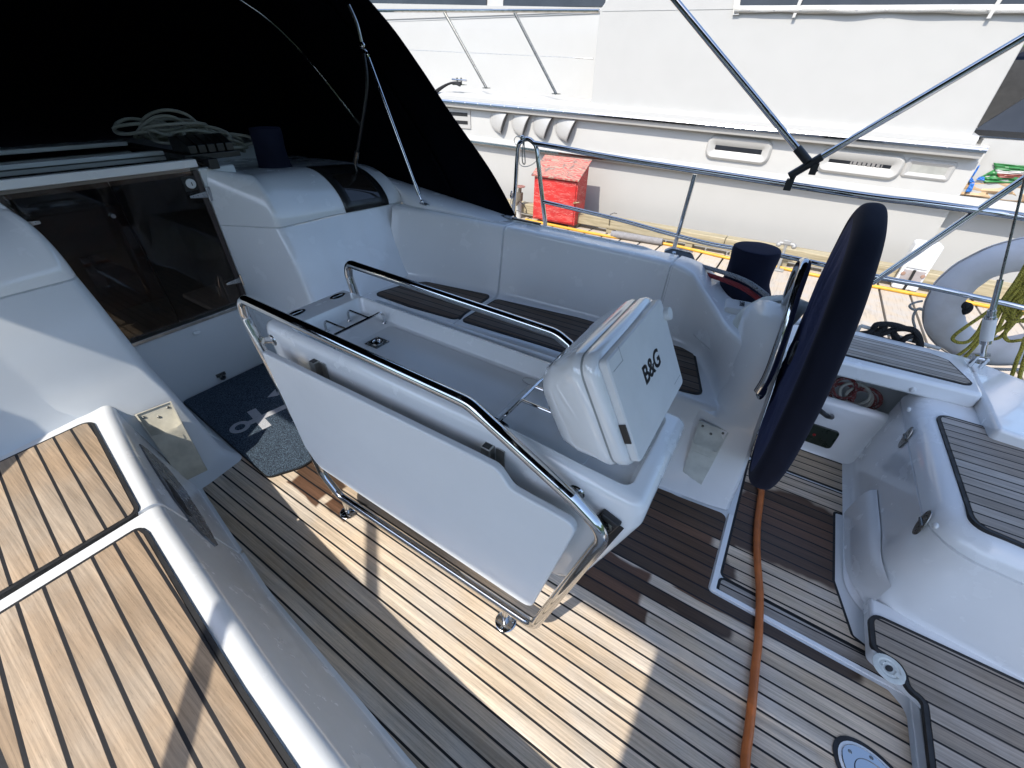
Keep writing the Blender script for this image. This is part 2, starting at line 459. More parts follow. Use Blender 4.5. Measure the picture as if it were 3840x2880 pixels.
# forward blocks either side of the companionway, and the fairing that climbs from them to the coachroof
EDGE = [(.004, -1.985, .37), (.05, -2.02, .385), (.3, -2.14, .405), (.5, -2.244, .422), (.8, -2.34, .44), (.91, -2.40, .446)]   # z, x, s
def edge_at(z):
    return interp([(e[0], e[1]) for e in EDGE], z), interp([(e[0], e[2]) for e in EDGE], z)
def block_outline(z, sg):
    ex, es = edge_at(z)
    s0 = .285 if sg > 0 else .40+.06*min(1, z/.45)
    if z < .44:
        f = z/.44
        ax_, as_ = -1.95-.2*f, interp(SB_S, -1.96)+(interp(SL_S, -2.12)-.565)*f+.02
        pl = [Vector((-2.72, s0, 0)), Vector((ex, es, 0)), Vector((ax_, as_, 0)), Vector((ax_-.05, as_+.35, 0))]
        rad = .045
    else:
        f = (z-.45)/.46
        ax_ = -2.16-.19*f; as_ = 1.10+.10*f
        pl = [Vector((-2.72, s0, 0)), Vector((ex, es, 0)), Vector((-2.20-.185*f, (es+as_)/2, 0)), Vector((ax_+.03, as_+.12, 0))]
        rad = .05
    q = fillet(pl, [0, rad, .3, 0], 8)
    fine_ = []
    for a, b_ in zip(q, q[1:]):
        n_ = 3 if (b_-a).length > .05 else 1
        fine_ += [a.lerp(b_, k/n_) for k in range(n_)]
    # the count depends on the outline: resample to a fixed number of points
    pts = q; out = []; Ls = [0]
    for a, b_ in zip(pts, pts[1:]): Ls.append(Ls[-1]+(b_-a).length)
    return pts
def block(sg):
    Y = lambda s_: YM+sg*s_
    rows = []
    for z in [.004, .03, .06, .1, .18, .3, .4, .5, .6, .7, .8, .88, .905]:
        q = block_outline(z, sg)
        flare = .035*max(0, 1-z/.07)**2
        rows.append([Vector((p.x+flare, Y(p.y-flare), z)) for p in q])
    mb = MB(); mb.grid(rows)
    return mb.build('coaming', 'gel_tex' if sg < 0 else 'gel', boat, angle=50)
blk_s = block(1); blk_p = block(-1)
def fairing(sg):
    q = block_outline(.91, sg)
    n = len(q)
    K1 = []; K2 = []
    for i, p in enumerate(q):
        # inner face leans a little, the front rolls back towards the coachroof
        if i == 0: K1.append(Vector((p.x, p.y, .912))); K2.append(Vector((-2.74, p.y+.04, 1.19))); continue
        t = min(1, max(0, (p.y-.33)/.20))
        K1.append(Vector((p.x, p.y, .912)))
        K2.append(Vector((p.x-.02-.30*t-.10*max(0, p.y-.6), p.y+.045*(1-t)+.03, 1.175-.035*t-.05*max(0, p.y-.75))))
    tail1 = [(-2.20, 1.27, .910), (-1.95, 1.30, .906), (-1.7, 1.325, .899), (-1.52, 1.345, .892)] if sg > 0 else [(-2.24, 1.27, .905), (-2.22, 1.29, .90)]
    tail2 = [(-2.62, 1.42, 1.045), (-2.2, 1.49, .972), (-1.8, 1.50, .925), (-1.45, 1.48, .890)] if sg > 0 else [(-2.62, 1.36, 1.03), (-2.60, 1.38, 1.0)]
    d1 = densify([K1[-1]]+[Vector(p) for p in tail1], 6); d2_ = densify([K2[-1]]+[Vector(p) for p in tail2], 6)
    # corner between the block and the coaming is rounded by dropping the outermost block point
    a = K1[:-1]+d1[1:]; b_ = K2[:-1]+d2_[1:]
    # densify long stretches of the block front
    A_, B_ = [a[0]], [b_[0]]
    for k in range(1, len(a)):
        m_ = max(1, int((a[k]-a[k-1]).length/.05))
        for r_ in range(1, m_+1):
            A_.append(a[k-1].lerp(a[k], r_/m_)); B_.append(b_[k-1].lerp(b_[k], r_/m_))
    rows = []
    g = [(-.004, .004), (.010, .0005), (.010, .003), (.0, .006)]
    rows.append([Vector((p.x, YM+sg*p.y, p.z-.007)) for p in A_])
    rows.append([Vector((p.x-.010, YM+sg*(p.y+.006), p.z-.003)) for p in A_])
    for k in range(15):
        t = k/14*pi/2
        e1 = (1-cos(t))**.9; e2 = sin(t)**.95
        rows.append([Vector((p.x+(q_.x-p.x)*e1, YM+sg*(p.y+(q_.y-p.y)*e1), p.z+(q_.z-p.z)*e2)) for p, q_ in zip(A_, B_)])
    last = rows[-1]
    rows.append([Vector((p.x-.35, p.y+sg*.02, p.z-.004)) for p in last])
    rows.append([Vector((min(p.x-.9, -3.2), p.y+sg*.10, p.z-.03)) for p in last])
    mb = MB(); mb.grid(rows)
    o = mb.build('coachroof_fairing', 'gel', boat, angle=60)
    return o, rows
fair_s, FR = fairing(1)
fair_p, _ = fairing(-1)
# cabin port light that wraps over the starboard fairing
def patch(rows, j0, j1, i0, i1, off, sg=1):
    out = []
    for i in range(i0, i1+1):
        r_ = []
        for j in range(j0, j1+1):
            p = rows[i][j]
            du = rows[i][min(j+1, len(rows[i])-1)]-rows[i][max(j-1, 0)]
            dv = rows[min(i+1, len(rows)-1)][j]-rows[max(i-1, 0)][j]
            n = du.cross(dv).normalized()
            if n.x < 0 and n.z < 0: n = -n
            if n.dot(Vector((1, -.3, 1))) < 0: n = -n
            r_.append(p+n*off)
        out.append(r_)
    return out
def col_at(sv):
    return min(range(12, len(FR[2])), key=lambda k: abs(FR[2][k].y-YM-sv)+(10 if FR[2][k].x > -2.2 else 0))
ja, jb = col_at(.868), col_at(1.215)
mb = MB(); mb.grid(patch(FR, ja, jb, 2, 16, .006))
pl_ = mb.build('port_light', 'black', boat, angle=60, solid=.005)
m, nt, b = newmat('smoked_acrylic')
b.inputs['Base Color'].default_value = (.018, .014, .012, 1)
L(nt, maprange(nt, noise(nt, coords(nt), 20, 4), .3, .7, .03, .09), b.inputs['Roughness'])
b.inputs['Specular IOR Level'].default_value = .6
MAT['smoke'] = m
mb = MB(); mb.grid(patch(FR, ja+1, jb-1, 4, 11, .0085))
mb.build('pane', 'smoke', pl_, angle=60)

# bulkhead with the companionway opening
bx = -2.72
def rect_yz(x0, x1, y0, y1, z0, z1): return ((x0+x1)/2, (y0+y1)/2, (z0+z1)/2), (x1-x0, y1-y0, z1-z0)
mb = MB()
mb.box(*rect_yz(bx-.10, bx, .30, 1.16, -.02, .432))
mb.box(*rect_yz(bx-.10, bx, 1.145, 1.34, .435, 1.20))
mb.box(*rect_yz(bx-.10, bx, .20, .36, .435, 1.20))
bulk = mb.build('bulkhead', 'gel_tex', boat, bevel=.012)
mb = MB(); mb.box(*rect_yz(bx-.02, bx+.035, .36, 1.135, .43, .452)); mb.build('door_sill', 'dull_steel', bulk, bevel=.004)
# latch low on the bulkhead and a small drain lug above it
mb = MB()
c = Vector((bx+.004, .816, .055))
mb.box(c, (.012, .055, .022)); mb.lathe([(0, .012), (.016, .012), (.019, .004), (.019, 0)], Matrix.Translation(c+Vector((.006, 0, -.018))) @ Matrix.Rotation(pi/2, 4, 'Y'), 18)
mb.build('locker_latch', 'dark_metal', bulk, bevel=.002)
mb = MB(); mb.ell((bx+.006, .80, .37), (.012, .022, .014)); mb.build('vent_boss', 'gel', bulk)
# tinted companionway doors
m, nt, b = newmat('tinted_acrylic')
out = nt.nodes['Material Output']
tr = nt.nodes.new('ShaderNodeBsdfTransparent'); tr.inputs[0].default_value = (.45, .39, .35, 1)
gl = nt.nodes.new('ShaderNodeBsdfGlossy'); gl.inputs['Roughness'].default_value = .03
fr_ = nt.nodes.new('ShaderNodeFresnel'); fr_.inputs['IOR'].default_value = 1.49
mx = nt.nodes.new('ShaderNodeMixShader'); L(nt, fr_.outputs[0], mx.inputs[0]); L(nt, tr.outputs[0], mx.inputs[1]); L(nt, gl.outputs[0], mx.inputs[2])
df = nt.nodes.new('ShaderNodeBsdfDiffuse'); df.inputs[0].default_value = (.05, .045, .04, 1)
mx2 = nt.nodes.new('ShaderNodeMixShader'); L(nt, maprange(nt, noise(nt, coords(nt), 30, 5), .35, .8, .03, .16), mx2.inputs[0])
L(nt, mx.outputs[0], mx2.inputs[1]); L(nt, df.outputs[0], mx2.inputs[2]); L(nt, mx2.outputs[0], out.inputs[0])
MAT['tint'] = m
def door(y0, y1, hinge, lab):
    d = bpy.data.objects.new('companionway_door', None); COL.objects.link(d); d.location = (bx, (y0+y1)/2, .8); 
    d.parent = boat; d.matrix_parent_inverse = Matrix.Translation(boat.location).inverted(); d['label'] = lab
    mb = MB(); mb.box(*rect_yz(bx-.012, bx-.002, y0, y1, .456, 1.19)); pane = mb.build('pane', 'tint', d, smooth=False)
    ye = y1-.013 if hinge > 0 else y0+.013
    mb = MB(); mb.box(*rect_yz(bx-.02, bx+.006, ye-.013, ye+.013, .455, 1.192)); mb.build('door_edge', plain('bronze_trim', (.045, .032, .03), .4), d, bevel=.003)
    for z in (.585, 1.075):
        mb = MB()
        yb = ye+.01*hinge
        mb.prism([Vector((bx+.007, yb-.085*hinge, z-.006)), Vector((bx+.007, yb-.085*hinge, z+.006)), Vector((bx+.007, yb, z+.016)), Vector((bx+.007, yb, z-.016))], None, (.005, 0, 0))
        mb.tube([(bx+.012, yb+.006*hinge, z-.034), (bx+.012, yb+.006*hinge, z+.034)], .006, 10)
        mb.box((bx+.007, yb+.018*hinge, z), (.006, .018, .07))
        for k in (.02, .045, .07): mb.ell((bx+.0125, yb-k*hinge, z), (.002, .004, .004), seg=8, rings=4)
        mb.build('hinge', 'steel', d, bevel=.001)
    return d
d1 = door(.752, 1.14, 1, 'right leaf of the tinted companionway doors with a round lock')
d2 = door(.362, .748, -1, None)
mb = MB(); Mk = Matrix.Translation((bx+.0, 1.085, 1.135)) @ Matrix.Rotation(pi/2, 4, 'Y')
mb.lathe([(.0, .012), (.012, .012), (.014, .008), (.021, .008), (.024, .003), (.024, -.004)], Mk, 28)
lk = mb.build('door_lock', 'white_plastic', d1)
mb = MB(); mb.box((bx+.0125, 1.085, 1.135), (.002, .004, .016)); mb.build('keyhole', 'black', d1)
mb = MB(); mb.box(*rect_yz(bx-.014, bx+.0005, 1.05, 1.122, 1.10, 1.17)); mb.build('lock_plate', 'black', d1, bevel=.002)
mb = MB(); mb.tube([(bx+.0, .70, 1.05), (bx+.015, .70, 1.05)], .01, 10); mb.build('lock_stud', 'steel', d2)

# sliding hatch and its garage
mb = MB()
mb.box(*rect_yz(bx-.03, bx+.012, .22, 1.15, 1.207, 1.245))
hb = mb.build('hatch_lip', 'gel', boat, bevel=.006)
mb = MB(); mb.box(*rect_yz(-3.75, bx-.035, .20, 1.20, 1.212, 1.224)); mb.build('sliding_hatch', 'smoke', boat, bevel=.003)
for x, z in ((-3.16, 1.236), (-3.62, 1.25)):
    mb = MB(); mb.box(((x), .70, z), (.05, .96, .022)); mb.build('hatch_bar', 'gel_tex', boat, bevel=.005)
for yy in (1.225, .175):
    mb = MB(); mb.box((-3.22, yy, 1.215), (1.05, .05, .05)); mb.build('hatch_rail', 'black', boat, bevel=.006)
mb = MB()
mb.box((-4.0, YM, 1.12), (1.0, 2.5, .16))
mb.build('coachroof', 'gel_tex', boat, bevel=.05)

# the cabin that shows dimly behind the tinted doors
m_in = plain('cabin_lining', (.30, .28, .25), .6)
MAT['lining'] = m_in
mb = MB()
x0, x1, y0, y1, z0, z1 = -6.0, bx-.101, -.35, 2.07, -.75, 1.06
mb.add([(x0, y0, z0), (x1, y0, z0), (x1, y1, z0), (x0, y1, z0), (x0, y0, z1), (-3.8, y0, z1), (-3.8, y1, z1), (x0, y1, z1)],
       [(0, 1, 2, 3), (0, 3, 7, 4), (4, 5, 6, 7), (0, 4, 5, 1), (3, 2, 6, 7)])
cab = mb.build('cabin_lining', 'lining', boat, smooth=False, merge=False)
MAT['mahogany'] = plain('varnished_mahogany', (.16, .05, .022), .25, coat=.4, var=.3, nscale=12)
mb = MB(); mb.box((-4.1, .15, -.05), (1.1, .75, .04)); mb.build('saloon_table', 'mahogany', cab, bevel=.02)
mb = MB(); mb.box((-3.5, 1.55, .12), (1.0, .7, .05)); mb.build('galley_top', 'gel_tex', cab, bevel=.02)
mb = MB(); mb.tube(fillet([Vector(p) for p in ((-3.4, 1.30, .14), (-3.4, 1.30, .42), (-3.28, 1.22, .42), (-3.26, 1.20, .30))], .07, 8), .013, 12); mb.build('tap', 'steel', cab)
mb = MB()
for k in range(5): mb.box((-4.9, .55+.0*k, .10+.09*k), (.10, .5, .045))
mb.build('striped_cushion', 'white_plastic', cab, bevel=.015)
mb = MB(); mb.box((-5.2, .6, .2), (.2, 1.6, .9)); mb.build('bulkhead_panel', 'mahogany', cab, bevel=.02)
# ------------------------------------------------------------------ helm console, aft seat, floor
def xface(z): return .235-.098*z
CS = [  # z, left..near..aft outline in plan
 (.004, [(-.33, 1.58), (-.22, 1.545), (-.05, 1.540), (.12, 1.552), (.225, 1.572)], .03),
 (.04, [(-.33, 1.60), (-.22, 1.565), (-.05, 1.556), (.12, 1.562), (.222, 1.578)], .03),
 (.20, [(-.33, 1.64), (-.22, 1.615), (-.05, 1.600), (.10, 1.588), (xface(.2), 1.585)], .03),
 (.38, [(-.33, 1.685), (-.22, 1.672), (-.05, 1.655), (.09, 1.618), (xface(.38), 1.595)], .03),
 (.43, [(-.33, 1.70), (-.22, 1.690), (-.05, 1.672), (.08, 1.626), (xface(.43), 1.598)], .03),
 (.455, [(-.012, 2.02), (-.012, 1.92), (.0, 1.765), (.07, 1.642), (xface(.455), 1.60)], .04),
 (.48, [(-.014, 2.02), (-.010, 1.91), (.006, 1.772), (.075, 1.655), (xface(.48), 1.603)], .05),
 (.56, [(-.020, 2.0), (-.012, 1.9), (.012, 1.775), (.08, 1.665), (xface(.56), 1.61)], .06),
 (.70, [(-.035, 1.97), (-.020, 1.88), (.018, 1.775), (.08, 1.672), (xface(.7), 1.622)], .06),
 (.80, [(-.03, 1.93), (-.012, 1.86), (.028, 1.77), (.085, 1.685), (xface(.8), 1.634)], .06),
 (.86, [(-.01, 1.90), (.008, 1.84), (.04, 1.765), (.09, 1.70), (xface(.86), 1.652)], .05),
 (.90, [(.02, 1.87), (.03, 1.83), (.055, 1.775), (.098, 1.725), (xface(.9), 1.682)], .04),
 (.918, [(.05, 1.84), (.056, 1.82), (.075, 1.785), (.108, 1.752), (xface(.918), 1.72)], .03),
 (.924, [(.085, 1.81), (.088, 1.80), (.098, 1.79), (.118, 1.78), (xface(.924)-.008, 1.765)], .03),
]
rows = []
for z, pl, r in CS:
    q = densify([(a, b, z) for a, b in pl], 6)
    q[-1] = Vector((pl[-1][0], pl[-1][1]+.012, z)); q.append(Vector((pl[-1][0]+.003, pl[-1][1]+.03, z)))
    yb = 2.36 if z < .735 else pl[0][1]+.03
    y0_ = q[-1].y
    for f in (.3, .65, 1.0): q.append(Vector((pl[-1][0]+.003, y0_+(max(yb, y0_+.02)-y0_)*f, z)))
    q.append(Vector((pl[0][0]+.06 if z > .735 else pl[-1][0]-.02, q[-1].y+.005, z)))
    rows.append(q)
rows.append([rows[-1][0].lerp(rows[-1][28], .5) for p in rows[-1]])
mb = MB(); mb.grid(rows)
console = mb.build('helm_console', 'gel', boat, angle=40)

# winch deck / aft side deck, with the helmsman's bench let in between console and stern seat
mb = MB()
mb.prism(fillet([Vector(p) for p in ((.02, 2.40, .57), (.02, 2.02, .57), (.14, 2.02, .57), (.20, 2.20, .57), (.955, 2.245, .57), (.955, 2.60, .57), (.4, 2.62, .57))], [0, .02, .04, .06, .03, .02, .02], 4, True), None, (0, 0, -.085))
deck = mb.build('side_deck', 'gel', boat, bevel=.022, bseg=4)
mb = MB()
mb.prism([Vector(p) for p in ((-.3, 2.20, .738), (-.1, 2.0, .738), (.0, 1.88, .738), (.155, 1.88, .738), (.155, 2.30, .738), (.06, 2.38, .738), (-.25, 2.40, .738))], None, (0, 0, -.2))
mb.build('winch_pad', 'gel', boat, bevel=.02, bseg=3)
panel([(.30, 2.285), (.30, 2.535), (.80, 2.53), (.86, 2.50), (.915, 2.315), (.89, 2.30)], .5725, 'deck_teak', deck, .02, .009, .005)
# outer deck beyond, running to the stern
mb = MB()
mb.prism([Vector(p) for p in ((.956, 2.02, .555), (.975, 2.02, .555), (1.9, 1.95, .50), (1.9, 2.30, .46), (1.25, 2.56, .53), (.96, 2.66, .556), (.0, 2.66, .56), (.0, 2.605, .56), (.957, 2.605, .556))], None, (0, 0, -.12))
mb.build('stern_deck', 'gel', boat, bevel=.03, bseg=4)
mb = MB()
mb.lathe([(0, .010), (.007, .010), (.010, .006), (.013, .002), (.013, -.004)], Matrix.Translation((.945, 2.236, .533)) @ Matrix.Rotation(pi/2, 4, 'X') if False else Matrix.Translation(at(*c9(2880, 1100, 1250, 832), 1, 2.232)) @ Matrix.Rotation(pi/2, 4, 'X'), 16)
mb.build('drain_fitting', 'white_plastic', deck)

# locker wall under the side deck with an open bin
mb = MB()
mb.grid([[Vector((x, 2.25+.02*cos(0), z)) for x in (.235, .5, .74)] for z in (.003, .05, .2, .31)])
wall_rows = []
for z, y in ((.003, 2.228), (.03, 2.242), (.2, 2.25), (.30, 2.255), (.325, 2.268), (.33, 2.29), (.325, 2.30), (.15, 2.305)):
    wall_rows.append([Vector((x, y, z)) for x in (.16, .4, .60, .74)])
mb = MB(); mb.grid(wall_rows)
lock = mb.build('cockpit_locker', 'gel', boat, angle=60)
mb = MB(); mb.grid([[Vector((.16, 2.30, .15)), Vector((.9, 2.30, .15))], [Vector((.16, 2.62, .15)), Vector((.9, 2.62, .15))], [Vector((.16, 2.62, .50)), Vector((.9, 2.62, .50))]])
mb.box((.92, 2.45, .3), (.04, .4, .4))
mb.build('locker_lining', 'gel_tex', lock, smooth=False)
# dark instrument panel on that wall
mb = MB()
pp = fillet([Vector(p) for p in ((.36, 2.249, .055), (.60, 2.249, .055), (.60, 2.249, .175), (.36, 2.249, .175))], .02, 5, True)
mb.prism(pp, None, (0, -.012, 0))
ip = mb.build('switch_panel', plain('dark_green_plastic', (.012, .022, .016), .3), lock, bevel=.003)
mb = MB(); mb.lathe([(0, .004), (.006, .004), (.008, 0)], Matrix.Translation((.505, 2.236, .115)) @ Matrix.Rotation(pi/2, 4, 'X'), 14)
mb.build('button', plain('red_plastic', (.35, .02, .02), .3), lock)
mb = MB(); mb.tube(fillet([Vector(p) for p in ((.44, 2.245, .30), (.45, 2.17, .31), (.49, 2.15, .30), (.52, 2.20, .27), (.53, 2.245, .25))], .03, 5), .012, 8); mb.build('engine_lever', 'black', lock)

# stern seat: front wall, rounded shoulder, hinged lid
def stern():
    rows = []
    # plan outline of the front: from starboard locker wall, along the front, round the corner, along the walkway
    def plan(o, yoff=0):
        base = [Vector((.722-o, 2.30, 0)), Vector((.722-o, 1.385-o, 0)), Vector((2.2, 1.25-o, 0))]
        return fillet(base, [0, .16+o*.4, 0], 14)
    for z, o in ((.003, .045), (.012, .02), (.03, .004), (.07, 0), (.14, 0), (.22, -.004), (.30, -.010), (.38, -.016), (.405, -.018), (.408, -.026), (.412, -.026), (.415, -.018), (.44, -.022), (.465, -.034), (.485, -.055), (.495, -.085), (.497, -.12), (.496, -.4)):
        q = plan(o)
        rows.append([Vector((p.x, p.y if i else 2.30, z)) for i, p in enumerate(q)])
    mb = MB(); mb.grid(rows)
    return mb.build('stern_seat', 'gel', boat, angle=50)
stern_o = stern()
# kick plate standing off the foot of the stern seat
mb = MB()
fl = []
for z, o in ((.003, 1.0), (.05, .97), (.11, .88), (.16, .70), (.19, .40), (.20, .0)):
    row = []
    for t in [k/14 for k in range(15)]:
        y = 1.86-.47*t
        base = .722 if y > 1.53 else .722+((1.53-y)/.16)**2*.04
        oo = .040*o*(1 if t < .55 else max(0, 1-((t-.55)/.45)**1.6))
        row.append(Vector((base-oo-.001, y-.004, z*(1-.3*max(0, t-.5)))))
    fl.append(row)
mb.grid(fl)
mb.grid([[r_[0] for r_ in fl], [Vector((.724, r_[0].y, r_[0].z)) for r_ in fl]])
mb.build('kick_plate', 'gel', stern_o, angle=60)
panel([(.815, 2.10), (.825, 1.47), (2.1, 1.30), (2.1, 2.08)], .4985, 'fine_teak', stern_o, .04, .012, .005)
for (y, z) in ((1.995, .41), (1.49, .41)):
    mb = MB(); pts = []
    for k in range(28):
        a = 2*pi*k/28
        pts.append(Vector((.7375+.03*(z+.052*sin(a)-.41)*2, y+.024*cos(a)+.012*sin(a), z+.050*sin(a))))
    mb.prism(pts, None, (-.0045, 0, 0))
    mb.tube([(.733, y-.020, z), (.733, y+.020, z)], .006, 10)
    for (dy, dz) in ((.010, .028), (-.004, .028), (.004, -.028), (-.010, -.028)): mb.ell((.7335, y+dy, z+dz), (.002, .004, .004), seg=8, rings=4)
    mb.build('hinge', 'dark_metal', stern_o, bevel=.001)
for (px, py) in (c9(2880, 1600, 1445, 855), c9(2880, 1100, 1215, 1003)):
    p = at(px, py, 0, .735)
    mb = MB(); mb.ell(p, (.008, .011, .011), seg=12, rings=8); mb.build('rubber_stop', 'white_plastic', stern_o)

# raised platform in the walk-through, with its frame, drain cup and planking
mb = MB()
mb.prism([Vector(p) for p in ((.885, .40, .004), (.885, 1.09, .004), (.735, 1.17, .004), (.735, 1.40, .004), (2.2, 1.36, .004), (2.2, .40, .004))], None, (0, 0, .060))
platf = mb.build('stern_step', 'gel', boat, bevel=.014, bseg=4)
pk = [at(*c9(2880, 2160, *q), 2, .066) for q in ((908, 345), (935, 620), (1010, 665), (1135, 745), (1200, 850), (1230, 965), (1330, 1040), (1385, 1110), (1450, 1659))]
panel([(p.x, p.y) for p in pk]+[(pk[-1].x+.0, .42), (2.15, .42), (2.15, at(*c9(2880, 2160, 2212, 940), 2, .066).y-.0)], .0655, 'plat_teak', platf, .03, .014, .005)
c = at(*c9(2880, 2160, 1045, 800), 2, .066)
mb = MB()
mb.lathe([(.046, 0), (.046, .002), (.040, .0035), (.031, .0035), (.029, .001), (.026, -.0), (.024, .0015), (.018, .002)], Matrix.Translation(c), 30)
mb.lathe([(.018, .002), (.016, -.0005), (.0, -.0005)], Matrix.Translation(c), 24)
mb.box(c+Vector((.026, -.012, .003)), (.024, .016, .003), -.5)
mb.build('shower_cap', 'dome_grey', platf, bevel=.001)
mb = MB(); mb.ell(c+Vector((0, 0, .0012)), (.014, .009, .0012), Matrix.Translation(c+Vector((0, 0, .0012))) @ Matrix.Rotation(.9, 4, 'Z') , seg=18, rings=6); mb.build('finger_hole', 'rubber', platf)

# cockpit sole ------------------------------------------------------
base = MB()
base.prism([Vector(p) for p in ((-2.75, -.1, -.02), (2.3, -.1, -.02), (2.3, 2.4, -.02), (-2.75, 2.4, -.02))], None, (0, 0, .0192))
sole = base.build('cockpit_floor', 'gel_tex', None, smooth=False)
tag(sole, kind='structure')
def sole_panel(poly, rad, mat='floor_teak', border=.010, z=.0025):
    p3 = dedupe(fillet([Vector((a, b, 0)) for a, b in poly], rad, 5, True))
    mb = MB(); mb.prism([Vector((p.x, p.y, -.001)) for p in p3], None, (0, 0, z)); k = mb.build('teak_planking', mat, sole, smooth=False, merge=False)
    mb = MB(); mb.prism([Vector((p.x, p.y, -.001)) for p in inset([(p.x, p.y) for p in p3], -border)], None, (0, 0, z-.001)); mb.build('caulk_border', 'rubber', k, smooth=False, merge=False)
portl = [(-2.715, .60), (-2.0, .53), (-1.945, .30), (-1.59, .235), (-1.2, .178), (-.8, .145), (-.37, .112), (.2, .10), (.845, .10)]
sole_panel(portl+[(.845, 1.07), (.80, 1.108), (.224, 1.125), (.224, 1.545), (.0, 1.525), (-.3, 1.55), (-1.2, 1.54), (-1.95, 1.43), (-2.0, 1.20), (-2.715, 1.12)], [0, .0, .02, .1, .1, .1, .1, 0, .0, .06, .02, .02, .03, .05, .1, .1, .02, 0, 0], border=.0001)
sole_panel([(.262, 1.222), (.262, 1.985), (.705, 1.985), (.705, 1.86), (.64, 1.85), (.64, 1.45), (.70, 1.24), (.78, 1.208)], .02)
sole_panel([(.262, 1.150), (.262, 1.205), (.79, 1.192), (.83, 1.135)], .012, 'fine_teak')
sole_panel([(.262, 2.015), (.262, 2.222), (.70, 2.222), (.70, 2.015)], .012)
# raised white margins of the sole hatch
mb = MB()
mb.box((.240, 1.345, .004), (.022, .42, .009))
mb.box((.545, 1.134, .0035), (.63, .018, .008), -.022)
mb.box((.868, .70, .004), (.022, .84, .009))
mb.build('hatch_margin', 'gel', sole, bevel=.003)
# polished deck plate near the walk-through
cc = at(*c9(2880, 2160, 800, 1590), 2, .003)
c0 = at(*c9(2880, 2160, 880, 1600), 2, .003)
th = .0
plt = thing('deck_plate', 'polished oval deck plate with screws let into the planks by the stern step', 'deck plate', (cc.x+.05, cc.y-.05, .003))
Mx = Matrix.Translation((cc.x+.045, cc.y-.045, .003)) @ Matrix.Rotation(-.55, 4, 'Z')
def oval(a, b_, n=40): return [Vector((a*cos(2*pi*k/n), b_*sin(2*pi*k/n), 0)) for k in range(n)]
mb = MB(); mb.prism([Mx @ p for p in oval(.125, .085)], None, (0, 0, .0015)); mb.build('gasket', 'rubber', plt, smooth=False)
mb = MB(); mb.prism([Mx @ p for p in oval(.112, .073)], None, (0, 0, .0032)); mb.build('bezel', 'gel_tex', plt, smooth=False)
mb = MB(); mb.prism([Mx @ p for p in oval(.104, .066)], None, (0, 0, .006)); mb.build('cover', 'steel', plt, bevel=.003)
mb = MB()
ring = [Mx @ Vector((.068*cos(2*pi*k/40), .046*sin(2*pi*k/40), .0066)) for k in range(40)]
mb.tube(ring, .0012, 6, closed=True)
for a in (.4, 1.3, 2.2, 3.1, 4.0, 5.2): mb.lathe([(0, .0012), (.004, .0012), (.0055, 0)], Mx @ Matrix.Translation((.088*cos(a), .056*sin(a), .006)), 10)
mb.build('screw', 'dark_metal', plt)

# pockets for winch handles: port block, and the starboard riser
def pocket(o, xd, yd, w, h, mat='pocket', name='winch_handle_pocket'):
    """xd across, yd up the face; o = centre of the top edge: dished mouth above a closed wedge shaped case"""
    F = frame_from(o, xd, yd)
    W = lambda a, b_, c_=0: F @ Vector((a, b_, c_))
    hm = .30*h
    mb = MB()
    # dished back of the mouth, curving outwards as it meets the case
    rows = []
    for k in range(9):
        t = k/8
        rows.append([W((j/12-.5)*w*(1-.10*t), -hm*t, .004+.030*t**2.2) for j in range(13)])
    mb.grid(rows)
    # front lip, hollowed in the middle
    lip = [W((j/12-.5)*w*.90, -hm+.012*(2*(j/12-.5))**2-.008, .038) for j in range(13)]
    mb.grid([rows[-1], lip])
    # case
    cs = [lip]
    for t, dd, ww in ((.36, .038, .88), (.6, .028, .83), (.85, .018, .76), (.97, .013, .74), (1.0, .003, .73)):
        cs.append([W((j/12-.5)*w*ww, -h*t, dd) for j in range(13)])
    mb.grid(cs)
    for j in (0, 12):
        sgn = -1 if j == 0 else 1
        e = [c_[j] for c_ in cs]; bk = [W((F.inverted() @ p).x*1.03, (F.inverted() @ p).y, .0) for p in e]
        mb.grid([e, bk])
        # cheek from the top corner down to the lip
        mb.add([W(sgn*w*.5, 0, .002), W(sgn*w*.5, 0, .010), lip[j], W(sgn*w*.46, -hm, .0)], [(0, 1, 2, 3)])
        mb.add([W(sgn*w*.5, 0, .010), W(sgn*w*.5-sgn*.006, 0, .010), W((F.inverted() @ lip[j]).x-sgn*.006, (F.inverted() @ lip[j]).y, .039), lip[j]], [(0, 1, 2, 3)])
    mb.add([W(-w*.5, 0, .010), W(w*.5, 0, .010), W(w*.5, .003, .0), W(-w*.5, .003, .0)], [(0, 1, 2, 3)])
    pk_ = mb.build(name, mat, boat, angle=40)
    for (a, b_, c_) in ((-.34*w, -.06*h, .006), (.0, -.12*h, .010), (.34*w, -.05*h, .006)):
        mb = MB(); mb.ell(W(a, b_, c_), (.006, .006, .006), seg=10, rings=6); mb.build('screw', 'dark_metal', pk_)
    mb = MB(); mb.prism([W(-.34*w, -.42*h, .0365), W(.30*w, -.42*h, .0365), W(.30*w, -.48*h, .0345), W(-.34*w, -.48*h, .0345)], None, F.to_3x3() @ Vector((0, 0, .0012))); mb.build('label_plate', mat, pk_, smooth=False)
    return pk_, F
v0 = Vector(at(*c9(0, 1500, 1365, 120), 0, -2.10))
# face of the port block between z = 0 and .45
ptop = Vector((-2.145, YM-.53, .385))
pk1, F1 = pocket(ptop+Vector((.03, .005, 0)), (.18, .95, .0), (-.46, .0, .89), .135, .36)
mb = MB()
pk2, F2 = pocket(Vector((.035, 1.632, .395)), (1, -.05, 0), (0, .15, .98), .125, .33, 'dome_grey')
